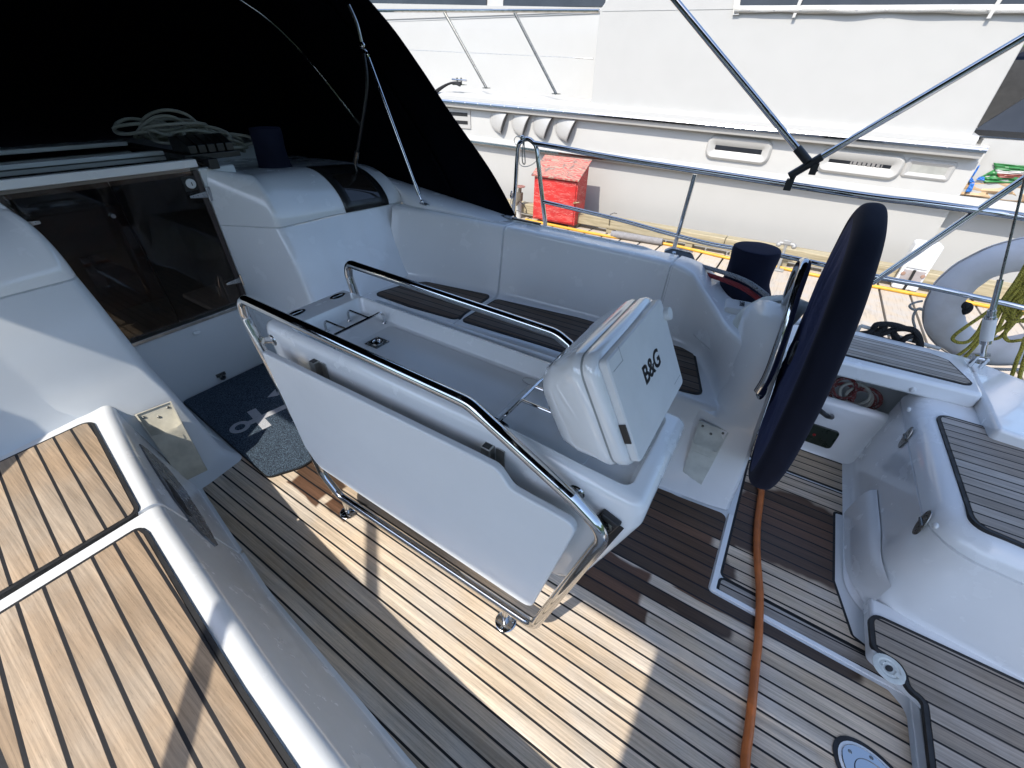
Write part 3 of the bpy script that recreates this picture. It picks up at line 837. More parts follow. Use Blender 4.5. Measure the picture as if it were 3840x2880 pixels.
# pad eye on the port bench riser, and white fairlead stop
pe = thing('pad_eye', 'small steel pad eye on the white riser under the near bench', 'pad eye', tuple(at(*c9(0, 2160, 2180, 370), 1, .11)))
o = Vector(pe.location)
mb = MB(); mb.tube([o+Vector((-.028, 0, 0)), o+Vector((-.024, .016, .002)), o+Vector((-.008, .027, .006)), o+Vector((.01, .027, .006)), o+Vector((.026, .014, 0)), o+Vector((.03, -.002, 0))], .0042, 8)
mb.build('eye', 'steel', pe)
mb = MB(); mb.box(o+Vector((0, -.004, .0)), (.075, .006, .018)); mb.build('base', 'steel', pe, bevel=.002)

# smoked lens shaped recess let into the near bench riser
def on_riser(px, py, off=.0):
    d = r2*((px-1920)/FPX) - u2*((py-1440)/FPX) + fwd
    def g(t):
        p = CAMPOS+d*t
        f = max(0, min(1, p.z/.45))
        sv = interp(SB_P, p.x)*(1-f)+interp(SL_P, p.x)*f
        return p.y-(YM-sv)
    lo, hi = (.46-CAMPOS.z)/d.z, (-.05-CAMPOS.z)/d.z
    for k in range(60):
        m_ = (lo+hi)/2
        if g(m_) > 0: lo = m_
        else: hi = m_
    return CAMPOS+d*lo+Vector((0, off, 0))
def sliver(pxs, name, mat, off, par=pt_bench):
    pts = [on_riser(*c9(0, 1500, *q), off) for q in pxs]
    mb = MB(); mb.prism(dedupe(pts), None, (0, -.012, 0)); return mb.build(name, mat, par, smooth=False)
lens_ = sliver([(1198, 385), (1260, 430), (1400, 555), (1500, 670), (1600, 800), (1700, 960), (1790, 1110), (1872, 1262), (1850, 1272), (1760, 1190), (1640, 1060), (1500, 870), (1380, 690), (1270, 510)], 'step_light', plain('grey_lens', (.16, .165, .175), .25), .006)
sliver([(1392, 675), (1470, 760), (1560, 880), (1640, 1020), (1600, 995), (1500, 865)], 'dark_gap', 'rubber', .008)
# ------------------------------------------------------------------ cockpit table
tb = thing('cockpit_table', 'white moulded cockpit table with folded leaf, polished tube frames and drinks tray', 'table', (-.7, .81, 0))
YN, YF = .625, .995
# near and far tube hoops
def hoop(y, name):
    if y < .8:
        P = [(-1.262, .104), (-1.345, .20), (-1.362, .40), (-1.475, .93), (-1.455, 1.000), (-.49, .982), (-.20, .835), (-.105, .77), (-.262, .115)]
        R_ = [.07, .10, .2, .07, .06, .10, .10, .07, .05]
    else:
        P = [(-1.262, .104), (-1.345, .20), (-1.362, .40), (-1.475, .93), (-1.462, .985), (-.49, .965), (-.20, .825), (-.105, .77), (-.262, .115)]
        R_ = [.07, .10, .2, .06, .05, .10, .10, .07, .05]
    pts = dedupe(fillet([Vector((a, y, b_)) for a, b_ in P], R_, 9, True))
    mb = MB(); mb.tube(pts, .0165, 16, closed=True)
    return mb.build(name, 'steel', tb, angle=80)
hp = hoop(.59, 'frame_tube'); hf = hoop(1.035, 'frame_tube')
for y, hh in ((.59, hp), (1.035, hf)):
    for x in (-1.235, -.375):
        mb = MB()
        Mk = Matrix.Translation((x, y, .003))
        mb.lathe([(.0, .007), (.034, .007), (.038, .004), (.038, 0)], Mk, 28)
        mb.tube([(x, y, .005), (x, y, .10)], .013, 14)
        for k in range(3):
            a = 2*pi*k/3+.5; mb.lathe([(0, .0015), (.004, .0015), (.0055, 0)], Mk @ Matrix.Translation((.025*cos(a), .025*sin(a), .007)), 10)
        mb.build('foot', 'steel', hh, angle=40)
# hollow body: side outline in x,z, tray sunk in the top
side = [(-1.472, .895), (-1.40, .56), (-.78, .46), (-.55, .40), (-.22, .40), (-.158, .44), (-.046, .79), (-.044, .865), (-.42, .895)]
def body():
    mb = MB()
    o3 = lambda y: dedupe(fillet([Vector((a, y, b_)) for a, b_ in side], [.03, .06, .12, .06, .05, .03, .06, .03, .3], 5, True))
    n = len(o3(0))
    def scaled(y, sc):
        q = o3(y); c = Vector((-.75, y, .72)); out = []
        for p in q:
            d = p-c; out.append(Vector((p.x-(0 if abs(d.x) < 1e-6 else d.x/abs(d.x))*sc*min(1, abs(d.x)/.3), y, p.z-(sc if d.z > 0 else -sc)*min(1, abs(d.z)/.1))))
        return out
    rows = [scaled(YN+.012, .03), scaled(YN+.002, .012), scaled(YN, .004) if False else scaled(YN-.0, .012)]
    rows = []
    for k in range(7):
        a = k/6*pi/2; rows.append(scaled(YN+.03*(1-sin(a)), .03*(1-cos(a)) if False else .03*(1-cos(pi/2-a))))
    rows = rows[::-1]
    # rows now go from outer face inwards: face at YN with inset .03 -> side at YN+.03 with inset 0
    rows = [scaled(YN+.03*(1-cos(k/6*pi/2)), .03*(1-sin(k/6*pi/2))) for k in range(7)]
    rows += [scaled(YF-.03*(1-cos(k/6*pi/2)), .03*(1-sin(k/6*pi/2))) for k in range(6, -1, -1)]
    mb.grid(rows, cu=True)
    m0 = len(mb.v)
    mb.f.append(tuple(range(n))[::-1]); mb.f.append(tuple(m0-n+i for i in range(n)))
    return mb
bb = body()
me_body = bb.build('table_body', 'gel', tb, angle=35)
# cut the tray with a boolean
cut = MB()
mbp = MB()
for z_a, hw_x, hw_y in ((.0, .20, .13), (.02, .19, .12), (.45, .17, .13)): pass
def rr(x0, x1, y0, y1, r, z): return dedupe(fillet([Vector(p) for p in ((x0, y0, z), (x1, y0, z), (x1, y1, z), (x0, y1, z))], r, 5, True))
a = rr(-1.335, -.082, YN+.028, YF-.028, .025, .94); b_ = rr(-1.335, -.082, YN+.028, YF-.028, .025, .895); c_ = rr(-1.315, -.105, YN+.045, YF-.045, .03, .842); d_ = rr(-1.305, -.115, YN+.055, YF-.055, .03, .836)
k = len(a); cut.grid([a, b_, c_, d_], cu=True); cut.f.append(tuple(range(k))[::-1]); cut.f.append(tuple(3*k+i for i in range(k)))
co = cut.build('tray_cutter', 'gel', None)
for (px, z0) in (('b1', 0), ('b2', 0)): pass
md = me_body.modifiers.new('tray', 'BOOLEAN'); md.operation = 'DIFFERENCE'; md.object = co; md.solver = 'EXACT'
dg = bpy.context.evaluated_depsgraph_get()
nm = bpy.data.meshes.new_from_object(me_body.evaluated_get(dg))
me_body.modifiers.clear(); me_body.data = nm
bpy.data.objects.remove(co)
for p in nm.polygons: p.use_smooth = True
nm.set_sharp_from_angle(angle=radians(40))
md = me_body.modifiers.new('bevel', 'BEVEL'); md.width = .008; md.segments = 3; md.limit_method = 'ANGLE'; md.angle_limit = radians(35); md.harden_normals = True
mb = MB(); mb.prism(dedupe(fillet([Vector(p) for p in ((-.66, .73, .004), (-.34, .73, .004), (-.34, .89, .004), (-.66, .89, .004))], .05, 6, True)), None, (0, 0, .42)); mb.build('pedestal', 'gel', tb, bevel=.004)
# lids in the tray floor
mb = MB()
mb.prism(rr(-1.145, -.505, YN+.062, YF-.062, .012, .8345), None, (0, 0, .0035))
lid = mb.build('tray_lid', 'gel_tex', tb, bevel=.001)
mb = MB(); mb.prism(rr(-.498, -.22, YN+.062, YF-.062, .02, .8345), None, (0, 0, .003)); mb.build('tray_lid', 'gel_tex', tb, bevel=.001)
mb = MB(); cx, cy = -1.085, .815
mb.box((cx, cy, .840), (.062, .062, .004)); lt = mb.build('lift_ring', 'dark_metal', lid, bevel=.002)
mb = MB(); mb.lathe([(.021, 0), (.021, .003), (.016, .003), (.014, .0)], Matrix.Translation((cx, cy, .842)), 28); mb.ell((cx, cy, .842), (.012, .012, .003), seg=16, rings=6)
for sx in (-1, 1):
    for sy in (-1, 1): mb.ell((cx+.025*sx, cy+.025*sy, .842), (.003, .003, .0015), seg=8, rings=4)
o = mb.build('ring', 'steel', lid)
# flush hinges on the forward ledge
for y in (.735, .915):
    mb = MB(); Mk = Matrix.Translation((-1.405, y, .8965))
    mb.prism([Mk @ Vector((.020*cos(2*pi*k/24), .034*sin(2*pi*k/24), 0)) for k in range(24)], None, (0, 0, .003))
    mb.tube([(-1.405, y-.022, .8995), (-1.405, y+.022, .8995)], .003, 8)
    mb.build('oval_hinge', 'steel', tb, bevel=.001)
# bottle rails
def rail(pts, r=.0048): 
    return dedupe(fillet([Vector(p) for p in pts], .022, 6))
mb = MB()
mb.tube(rail([(-1.180, .94, .838), (-1.180, .94, .885), (-1.180, .70, .885), (-1.180, .70, .838)]), .0048, 10)
for y in (.875, .770):
    mb.tube(rail([(-1.305, y, .838), (-1.305, y, .884), (-1.180, y, .884)]), .0045, 10); mb.lathe([(0, .004), (.009, .003), (.011, 0)], Matrix.Translation((-1.305, y, .838)), 14)
for y in (.94, .70): mb.lathe([(0, .004), (.009, .003), (.011, 0)], Matrix.Translation((-1.180, y, .838)), 14)
mb.build('bottle_rail', 'steel', tb)
mb = MB()
mb.tube(rail([(-.485, .70, .842), (-.455, .70, .885), (-.455, .92, .885), (-.485, .92, .842)]), .0048, 10)
for y in (.775, .85): mb.tube(rail([(-.455, y, .885), (-.33, y, .885), (-.33, y, .84)]), .0045, 10)
for y in (.70, .92): mb.prism([Vector((-.492+.046*cos(2*pi*k/24)*(1 if True else 1), y+.017*sin(2*pi*k/24), .838)) for k in range(24)], None, (0, 0, .003))
mb.build('bottle_rail', 'steel', tb)
# hinge supports for the leaf
for x in (-1.165, -.455):
    mb = MB(); mb.box((x, YN-.010, .765), (.030, .026, .15)); br = mb.build('leaf_bracket', 'dull_steel', tb, bevel=.002)
    mb = MB(); mb.box((x-.001, YN-.012, .838), (.022, .018, .006)); mb.build('slot', 'black', br)
    mb = MB(); mb.box((x+.035, YN-.004, .76), (.026, .004, .16)); mb.build('backing', 'dull_steel', br)
# folded leaf hanging along the near side
leaf = [(-1.372, .832), (-1.36, .835), (-.47, .852), (-.385, .852), (-.345, .803), (-.30, .800), (-.163, .797), (-.262, .300), (-.32, .298), (-1.27, .315), (-1.325, .40)]
pts = dedupe(fillet([Vector((p[0], .553, p[1])) for p in leaf], [.02, .0, .05, .04, .03, .0, .03, .035, .0, .06, .05], 5, True))
mb = MB(); mb.prism(pts, None, (0, .024, 0)); mb.build('table_leaf', 'gel_tex', tb, bevel=.007, bseg=4)
# far leaf
pts = [Vector((p.x, 1.052, p.z)) for p in pts]
mb = MB(); mb.prism(pts, None, (0, .024, 0)); mb.build('table_leaf', 'gel_tex', tb, bevel=.007, bseg=4)
# socket cover and dark drain slot on the near cheek
mb = MB(); Fs = frame_from((-.118, YN-.001, .775), (.93, 0, -.32), (.32, 0, .93))
def lb(mb, F, c, d): mb.box(None, d, M=F @ Matrix.Translation(c))
lb(mb, F1 if False else Fs, (0, 0, .005), (.05, .06, .012)); lb(mb, Fs, (.0, .022, .010), (.044, .018, .016))
sk = mb.build('socket_cover', 'black', tb, bevel=.004)
mb = MB(); mb.lathe([(0, .004), (.018, .004), (.02, 0)], Fs @ Matrix.Translation((0, -.009, .011)), 22); mb.build('cap', 'dark_metal', sk)
mb = MB()
sl = [(-.078, .775), (-.150, .49), (-.166, .495), (-.094, .78)]
mb.prism([Vector((a, YN-.002, b2)) for a, b2 in sl], None, (0, .004, 0)); mb.build('slot', 'black', tb, smooth=False)
# boss where the frame meets the cheek
for x, z in ((-.205, .845), (-1.42, .86)):
    mb = MB(); mb.tube([(x, .592, z-.015), (x, YN+.004, z-.03)], .012, 12); mb.lathe([(0, .003), (.020, .003), (.022, 0)], Matrix.Translation((x, YN, z-.03)) @ Matrix.Rotation(pi/2, 4, 'X'), 18); mb.build('frame_boss', 'steel', tb)

# ------------------------------------------------------------------ instrument pod on the table
pod = thing('instrument_pod', 'glossy white instrument pod with a lettered cover standing on the table', 'instrument pod', (-.25, .81, .9))
# local frame: U across (starboard), W up the face, Nn out of the face (aft and up)
Wv = Vector((-.100, 0, .195)).normalized(); Uv = Vector((0, 1, 0)); Nv = Uv.cross(Wv).normalized()
if Nv.x < 0: Nv = -Nv
pc = Vector((-.155, .812, 1.070))
def PW(u, w, n): return pc+Uv*u+Wv*w+Nv*n
def rsec(hw, hh, r, n, w0=0.0, k=7):
    return [PW(p.x, p.y+w0, n) for p in dedupe(fillet([Vector(q) for q in ((-hw, -hh, 0), (hw, -hh, 0), (hw, hh, 0), (-hw, hh, 0))], r, k, True))]
secs = [(.165, .112, .03, .000), (.180, .127, .035, -.003), (.187, .133, .04, -.012), (.188, .134, .04, -.026), (.186, .132, .04, -.033)]
mb = MB(); rows = [rsec(*s_) for s_ in secs]; mb.grid(rows, cu=True); mb.f.append(tuple(range(len(rows[0]))))
mb.build('bezel', 'gel_gloss', pod, angle=70)
mb = MB(); rows = [rsec(.1855, .1315, .04, -.031), rsec(.1855, .1315, .04, -.040)]; mb.grid(rows, cu=True); mb.build('gasket', plain('grey_gasket', (.30, .32, .32), .6), pod, angle=70)
secs = [(.186, .132, .04, -.038, 0), (.190, .136, .045, -.048, 0), (.190, .136, .05, -.060, 0), (.182, .128, .05, -.085, -.002), (.172, .120, .05, -.125, -.004), (.155, .105, .05, -.165, -.008), (.13, .085, .045, -.190, -.012), (.10, .06, .04, -.200, -.014)]
mb = MB(); rows = [rsec(s_[0], s_[1], s_[2], s_[3], s_[4]) for s_ in secs]; mb.grid(rows, cu=True); k = len(rows[0]); mb.f.append(tuple((len(rows)-1)*k+i for i in range(k)))
shell = mb.build('shell', 'gel_gloss', pod, angle=70)
mb = MB(); rows = [rsec(.172, .119, .012, -.001), rsec(.172, .119, .012, .014), rsec(.169, .116, .010, .0175)]; mb.grid(rows, cu=True); mb.f.append(tuple(2*len(rows[0])+i for i in range(len(rows[0]))))
cov = mb.build('cover', 'white_plastic', pod, angle=40)
Ft = Matrix((Uv, Wv, Nv)).transposed().to_4x4(); Ft.translation = PW(.012, .012, .0176)
text('B&G', .058, Ft, 'lettering', 'black', cov, .0006, .0014)
mb = MB(); lb(mb, Matrix.Translation(PW(-.172, -.045, .006)) @ Ft.to_3x3().to_4x4(), (0, 0, 0), (.006, .045, .014)); mb.build('finger_slot', 'black', pod, smooth=False)
mb = MB(); mb.tube([PW(.172, .075, -.006), PW(.172, .075, .030)], .016, 18); mb.build('knob', 'white_plastic', pod, bevel=.002)
mb = MB()
for (a, b2, w_, h_) in ((-.135, .09, .05, .0012), (-.112, .105, .0012, .03), (.135, -.09, .05, .0012)):
    lb(mb, Ft.copy() if False else Matrix.Translation(PW(a, b2, .0177)) @ Ft.to_3x3().to_4x4(), (0, 0, 0), (w_, h_, .0004))
mb.build('panel_joint', plain('cover_joint_grey', (.35, .36, .37), .6), pod, smooth=False)  # thin grey lines along the joints of the cover
mb = MB(); mb.tube([(-.235, .81, .84), (-.235, .81, .96)], .045, 20); mb.build('base', 'black', pod)
mb = MB(); mb.box((-.175, .70, .905), (.03, .03, .03)); mb.build('plug', plain('brass_plug', (.5, .3, .08), .35, 1.0), pod, bevel=.003)

# ------------------------------------------------------------------ wheel under its cover, grab hoop
wh = thing('steering_wheel', 'large steering wheel hidden under a navy cloth cover beside the helm console', 'steering wheel', (.225, 1.63, .33))
tilt = math.atan(.098)*.55
Mw = Matrix.Translation((.2255, 1.63, .827)) @ Matrix.Rotation(-.0277, 4, 'Z') @ Matrix.Rotation(-.0417, 4, 'Y') @ Matrix.Rotation(pi/2, 4, 'Y') @ Matrix.Scale(.907, 4, (1, 0, 0)) @ Matrix.Scale(.907, 4, (0, 1, 0)) @ Matrix.Scale(.82, 4, (0, 0, 1))
prof = [(0, -.050), (.15, -.052), (.30, -.050), (.42, -.047), (.49, -.044), (.525, -.040), (.545, -.026), (.550, 0), (.545, .026), (.525, .040), (.49, .043), (.40, .045), (.20, .05), (0, .05)]
fine = densify([(a, b2, 0) for a, b2 in prof], 4)
rows = []
seg = 96
for r_, h_, _z in fine:
    row = []
    for j in range(seg):
        a = 2*pi*j/seg
        wob = 0.0
        if .08 < r_ < .50:
            f = (r_-.08)/.42
            yy_ = r_*sin(a); wob = (.007*sin(yy_*34+2.2*sin(r_*cos(a)*6))+.005*sin(yy_*71+1.7*sin(r_*cos(a)*9+1))+.006*sin(a*5))*sin(pi*f)
        rr_ = r_*(1+.006*sin(a*5)*(r_ > .3)+.004*sin(a*13)*(r_ > .3))
        row.append(Mw @ Vector((rr_*cos(a), rr_*sin(a), h_+(wob if h_ < 0 else -wob))))
    rows.append(row)
nfront = len(fine)
mb = MB(); mb.grid(rows, cu=True); mb.build('cover', 'navy', wh, angle=80)
mb = MB()
rim = [(.505, -.0465), (.530, -.0435), (.549, -.028), (.5545, 0), (.549, .028), (.530, .0435), (.505, .0465)]
fine2 = densify([(a, b2, 0) for a, b2 in rim], 4)
mb.grid([[Mw @ Vector((r_*(1+.006*sin(2*pi*j/seg*5)+.004*sin(2*pi*j/seg*13))*cos(2*pi*j/seg), r_*(1+.006*sin(2*pi*j/seg*5)+.004*sin(2*pi*j/seg*13))*sin(2*pi*j/seg), h_)) for j in range(seg)] for r_, h_, _z in fine2], cu=True)
mb.build('rim_band', 'navy_rim', wh, angle=80)
mb = MB(); mb.tube([Mw @ Vector((0, 0, -.06)), Mw @ Vector((0, 0, .05))], .045, 20); mb.build('hub', 'black', wh)
gh = thing('grab_hoop', 'polished steel grab hoop curving over the helm console', 'grab rail', (.12, 1.55, .65))
g = [at(*c12(2560, 960, 492, 880), 1, 1.50), at(*c12(2560, 960, 560, 760), 1, 1.50), at(*c12(2560, 960, 660, 480), 1, 1.52), at(*c12(2560, 960, 725, 270), 1, 1.56), at(*c6(2500, 900, 1795, 330), 1, 1.62), at(*c6(2500, 900, 1720, 350), 1, 1.72), at(*c6(2500, 900, 1600, 640), 1, 1.78), at(*c6(2500, 900, 1510, 930), 1, 1.84)]
mb = MB(); mb.tube(densify(g, 10), .0165, 16); mb.build('tube', 'steel', gh, angle=80)
mb = MB(); e = g[0]; mb.ell(e+Vector((.01, .05, -.015)), (.018, .07, .02), seg=16, rings=8); mb.build('bracket', 'steel', gh)
# throttle: black lever shaft between hoop and cover
# ------------------------------------------------------------------ hose, mat
hs = [c12(2560, 960, 505, 1500), c9(2300, 1700, 1283, 300), c9(2300, 1700, 1262, 480), c9(2300, 1700, 1245, 620), c9(2300, 1700, 1240, 800), c9(2300, 1700, 1248, 980), c9(2300, 1700, 1264, 1180), c9(2300, 1700, 1263, 1380), c9(2300, 1700, 1250, 1650), c9(2100, 2160, 1690, 760), c9(2100, 2160, 1660, 1080), c9(2100, 2160, 1635, 1320), c9(2100, 2160, 1600, 1655)]
P = [at(*p, 2, .016) for p in hs]
P = [Vector((.33, 2.15, .016)), Vector((.315, 1.95, .016))]+P+[P[-1]+(P[-1]-P[-2])*1.0+Vector((.03, 0, 0))]
mb = MB(); mb.tube(densify(P, 8), .0135, 14)
hz = mb.build('hose', plain('orange_hose_rubber', (.46, .125, .025), .42, var=.22, nscale=14), None, angle=80)
tag(hz, 'orange hose lying across the teak sole from under the navy wheel cover', 'hose')

m, nt, b = newmat('blue_loop_mat')
v = coords(nt)
n1 = noise(nt, v, 260, 3, .7); n2 = noise(nt, v, 110, 2)
cm = mixc(nt, maprange(nt, n1, .42, .66), (.007, .014, .028), (.12, .18, .245))
L(nt, cm, b.inputs['Base Color']); b.inputs['Roughness'].default_value = .95
bump(nt, b, n1, 1.0, .006)
MAT['mat_blue'] = m
MAT['mat_navy'] = fabric('navy_mat_pile', (.008, .011, .02), .95, 600)
m, nt, b = newmat('pale_mat_pile')
n1 = noise(nt, coords(nt), 300, 3, .7)
L(nt, mixc(nt, maprange(nt, n1, .35, .65), (.34, .35, .38), (.55, .55, .57)), b.inputs['Base Color']); b.inputs['Roughness'].default_value = .95; bump(nt, b, n1, .8, .004)
MAT['mat_pale'] = m
dm = thing('doormat', 'dark navy doormat with a pale anchor on the sole by the companionway', 'doormat', (-2.2, .85, .003))
def mat_poly(z0, z1, poly, name, mat_):
    mb = MB(); mb.prism([Vector((x, y, z0)) for x, y in poly], None, (0, 0, z1-z0)); return mb.build(name, mat_, dm, smooth=False, merge=False)
outl = fillet([Vector((a, b2, 0)) for a, b2 in ((-2.70, .56), (-1.72, .50), (-1.64, .64), (-1.64, 1.10), (-2.70, 1.15))], [.03, .05, .12, .06, .03], 5, True)
outl = [(p.x, p.y) for p in dedupe(outl)]
mat_poly(.003, .010, outl, 'backing', 'rubber')
mat_poly(.010, .014, [(p.x, p.y) for p in inset(outl, .006)], 'pile', 'mat_blue')

# anchor woven into the pile
rc = at(*c9(700, 1500, 462, 235), 2, .0145); stc = at(*c9(700, 1500, 625, 160), 2, .0145)
ax1 = (stc-rc).normalized(); ax2 = Vector((-ax1.y, ax1.x, 0))
def A(u, v_): return rc+ax1*u+ax2*v_
d0 = (stc-rc).length
mb = MB()
z_ = Vector((0, 0, .0012))
n = 28; r0, r1 = .026, .052
mb.grid([[A(r_*cos(2*pi*k/n), r_*sin(2*pi*k/n))+z_ for k in range(n)] for r_ in (r0, r1)], cu=True)
w = .021
mb.add([A(.048, -w), A(.40, -w), A(.40, w), A(.048, w)], [(0, 1, 2, 3)])
for sg_ in (-1, 1): mb.add([A(d0-.024, sg_*.11), A(d0+.024, sg_*.11), A(d0+.024, sg_*w), A(d0-.024, sg_*w)], [(0, 1, 2, 3)])
for sgn in (-1, 1):
    t0, t1 = .13, 1.25
    arc = [A(.22+.20*cos(t), sgn*.19*sin(t)) for t in [t0+(t1-t0)*k/10 for k in range(11)]]
    arc2 = [A(.22+.155*cos(t), sgn*.15*sin(t)) for t in [t0+(t1-t0)*k/10 for k in range(11)]]
    mb.grid([arc, arc2])
    mb.add([A(.285, sgn*.215), A(.215, sgn*.165), A(.268, sgn*.135)], [(0, 1, 2)])
mb.build('anchor_motif', 'mat_pale', dm, smooth=False)
MAT['winch_navy'] = fabric('dark_navy_cover_cloth', (.009, .011, .026), .9, 700)
# ------------------------------------------------------------------ gear on the starboard side
def winch(name, loc, top_r, base_r, h, label, skirt=True, parent=None):
    w = thing(name, label, 'winch', tuple(loc))
    o = Vector(loc)
    prof = [(base_r*1.02, .0), (base_r*1.04, .012), (base_r*.98, .03), (top_r*1.02, h*.30), (top_r*.985, h*.55), (top_r*1.02, h*.85), (top_r*1.0, h*.965), (top_r*.9, h), (0, h*1.012)]
    seg = 48; rows = []
    for r_, z in densify([(a, b2, 0) for a, b2 in prof], 4) and [(p.x, p.y) for p in densify([(a, b2, 0) for a, b2 in prof], 4)]:
        rows.append([o+Vector((r_*(1+.018*sin(3*j/seg*2*pi+z*18)+.012*sin(7*j/seg*2*pi+z*40))*cos(2*pi*j/seg), r_*(1+.018*sin(3*j/seg*2*pi+z*18)+.012*sin(7*j/seg*2*pi+z*40))*sin(2*pi*j/seg), z)) for j in range(seg)])
    mb = MB(); mb.grid(rows, cu=True); mb.build('cloth_cover', 'winch_navy', w, angle=80)
    mb = MB(); mb.lathe([(base_r*1.12, -.004), (base_r*1.12, .004), (base_r*1.04, .009), (base_r*.9, .010)], Matrix.Translation(o), 40); mb.build('base', 'black', w, angle=50)
    mb = MB()
    sp_ = o+Vector((0, 0, h))
    mb.tube(densify([o+Vector((top_r*.99*cos(-1.4+k*.35), top_r*.99*sin(-1.4+k*.35), h*.93-.004*k)) for k in range(5)], 4), .0022, 6); mb.build('seam', 'navy_rim', w)
    return w
wb = at(*c6(2500, 900, 990, 690), 2, .745)
winch('covered_winch', (wb.x-.01, wb.y+.02, .738), .105, .128, .235, 'covered sheet winch standing on the starboard deck by the white dome')
winch('covered_winch', (-2.86, 1.655, 1.125), .088, .094, .225, 'navy covered winch on the coachroof under the sprayhood')

dome = thing('compass_cover', 'white domed cover with ribs and a round flange beside the helm console', 'compass cover', (0.0, 1.98, .74))
dc = Vector((.085, 1.955, .725))
mb = MB()
rows = []
for k in range(17):                       # ribbed elbow that rises from its flange and turns aft
    a = k/16*pi*.62
    c = dc+Vector((-.055+.105*(1-cos(a))*.9, .0, .115*sin(a)*.95-.012))
    t = Vector((sin(a), 0, cos(a))); nn = Vector((0, 1, 0)); b2 = t.cross(nn)
    r_ = .085+(.0025 if k % 4 == 0 else 0)
    rows.append([c+nn*(r_*cos(2*pi*j/30))+b2*(r_*sin(2*pi*j/30)) for j in range(30)])
mb.grid(rows, cu=True); mb.f.append(tuple(len(mb.v)-30+j for j in range(30)))
mb.build('dome', 'dome_grey', dome, angle=50)
mb = MB(); mb.lathe([(.108, -.006), (.108, .004), (.100, .010), (.088, .010)], Matrix.Translation(dc+Vector((-.055, 0, -.004))), 36); mb.build('flange', 'white_plastic', dome, angle=40)
mb = MB(); mb.lathe([(.112, -.007), (.112, -.003), (.09, -.003)], Matrix.Translation(dc+Vector((-.055, 0, -.002))), 36); mb.build('gasket', 'rubber', dome)

ds = thing('instrument_display', 'small white lettered instrument cover on the deck beside the winch base', 'instrument', (-.06, 2.1, .74))
o = at(*c6(2500, 900, 935, 845), 2, .77)
mb = MB(); mb.box((o.x, o.y, .757), (.115, .115, .036), .12); mb.build('case', 'white_plastic', ds, bevel=.010)
Ft2 = Matrix.Translation((o.x+.012, o.y+.012, .7755)) @ Matrix.Rotation(.12+pi/2, 4, 'Z')
text('B&G', .030, Ft2, 'lettering', 'black', ds, .0004, .0008)

# sheets led aft along the side deck
rope_m = {}
def rope_mat(name, a, b2, scale=60, dark=None):
    m, nt, b = newmat(name)
    v = coords(nt)
    w_ = nt.nodes.new('ShaderNodeTexWave'); w_.wave_type = 'BANDS'; w_.bands_direction = 'DIAGONAL'; w_.inputs['Scale'].default_value = scale; w_.inputs['Distortion'].default_value = 1.5
    L(nt, v, w_.inputs['Vector'])
    n1 = noise(nt, v, scale*2.2, 2)
    c = mixc(nt, maprange(nt, w_.outputs['Fac'], .3, .7), a, b2)
    if dark: c = mixc(nt, maprange(nt, n1, .56, .62), c, dark)
    L(nt, c, b.inputs['Base Color']); b.inputs['Roughness'].default_value = .8
    bump(nt, b, w_.outputs['Fac'], .6, .002)
    MAT[name] = m
rope_mat('grey_fleck_rope', (.22, .24, .26), (.30, .31, .33), 70, (.02, .02, .025))
rope_mat('red_rope', (.26, .02, .025), (.16, .012, .015), 70)
rope_mat('olive_rope', (.30, .26, .03), (.42, .36, .06), 80, (.06, .055, .015))
rope_mat('white_rope', (.27, .27, .235), (.36, .36, .32), 70)
rope_mat('black_rope', (.006, .006, .007), (.014, .014, .016), 60)
rope_mat('red_fleck_rope', (.16, .02, .02), (.09, .015, .015), 70, (.2, .2, .19))
rope_mat('grey_rope', (.26, .27, .27), (.40, .40, .39), 60)
rp = [at(*c6(2500, 900, x, y), 1, yy) for x, y, yy in ((250, 300, 2.40), (420, 372, 2.36), (640, 440, 2.28), (850, 510, 2.20), (1040, 595, 2.14), (1180, 690, 2.10), (1290, 780, 2.08))]
mb = MB(); mb.tube(densify([p+Vector((0, 0, .018)) for p in rp], 6), .011, 10); sh = mb.build('sheet_rope', 'grey_fleck_rope', None, angle=80)
tag(sh, 'grey flecked sheet rope passing in front of the covered deck winch', 'rope')
mb = MB(); mb.tube(densify([p+Vector((-.004, -.012, -.012)) for p in rp], 6), .0115, 10); sh = mb.build('sheet_rope', 'red_rope', None, angle=80)
tag(sh, 'red sheet rope running below the grey flecked one at the deck winch', 'rope')
ck = thing('sheet_block', 'black sheet block with two pale stripes on the starboard coaming', 'rope block', (-.45, 2.33, .87))
o = at(*c6(2500, 900, 165, 215), 1, 2.40)
F = frame_from(o, (1, -.12, -.02), (-.1, 1, .25))
mb = MB(); pp = fillet([Vector(p) for p in ((-.085, -.05, 0), (.085, -.05, 0), (.09, -.01, 0), (.055, .038, 0), (-.06, .038, 0), (-.085, .0, 0))], .025, 5, True)
mb.prism([F @ Vector((p.x, p.y, -.035)) for p in pp], None, F.to_3x3() @ Vector((0, 0, .055))); bk = mb.build('body', 'black', ck, bevel=.012)
for k, off in enumerate((.010, .024)):
    mb = MB(); pl2 = [F @ Vector((p.x*(1.0-off*2.2), p.y-off*.9+.012, .0215)) for p in pp]
    mb.tube(pl2[20:36], .0028, 6); mb.build('stripe', 'white_plastic', bk)
mb = MB(); mb.lathe([(0, .004), (.010, .004), (.012, 0)], F @ Matrix.Translation((-.03, -.01, .020)), 14); mb.build('bolt', 'steel', bk)

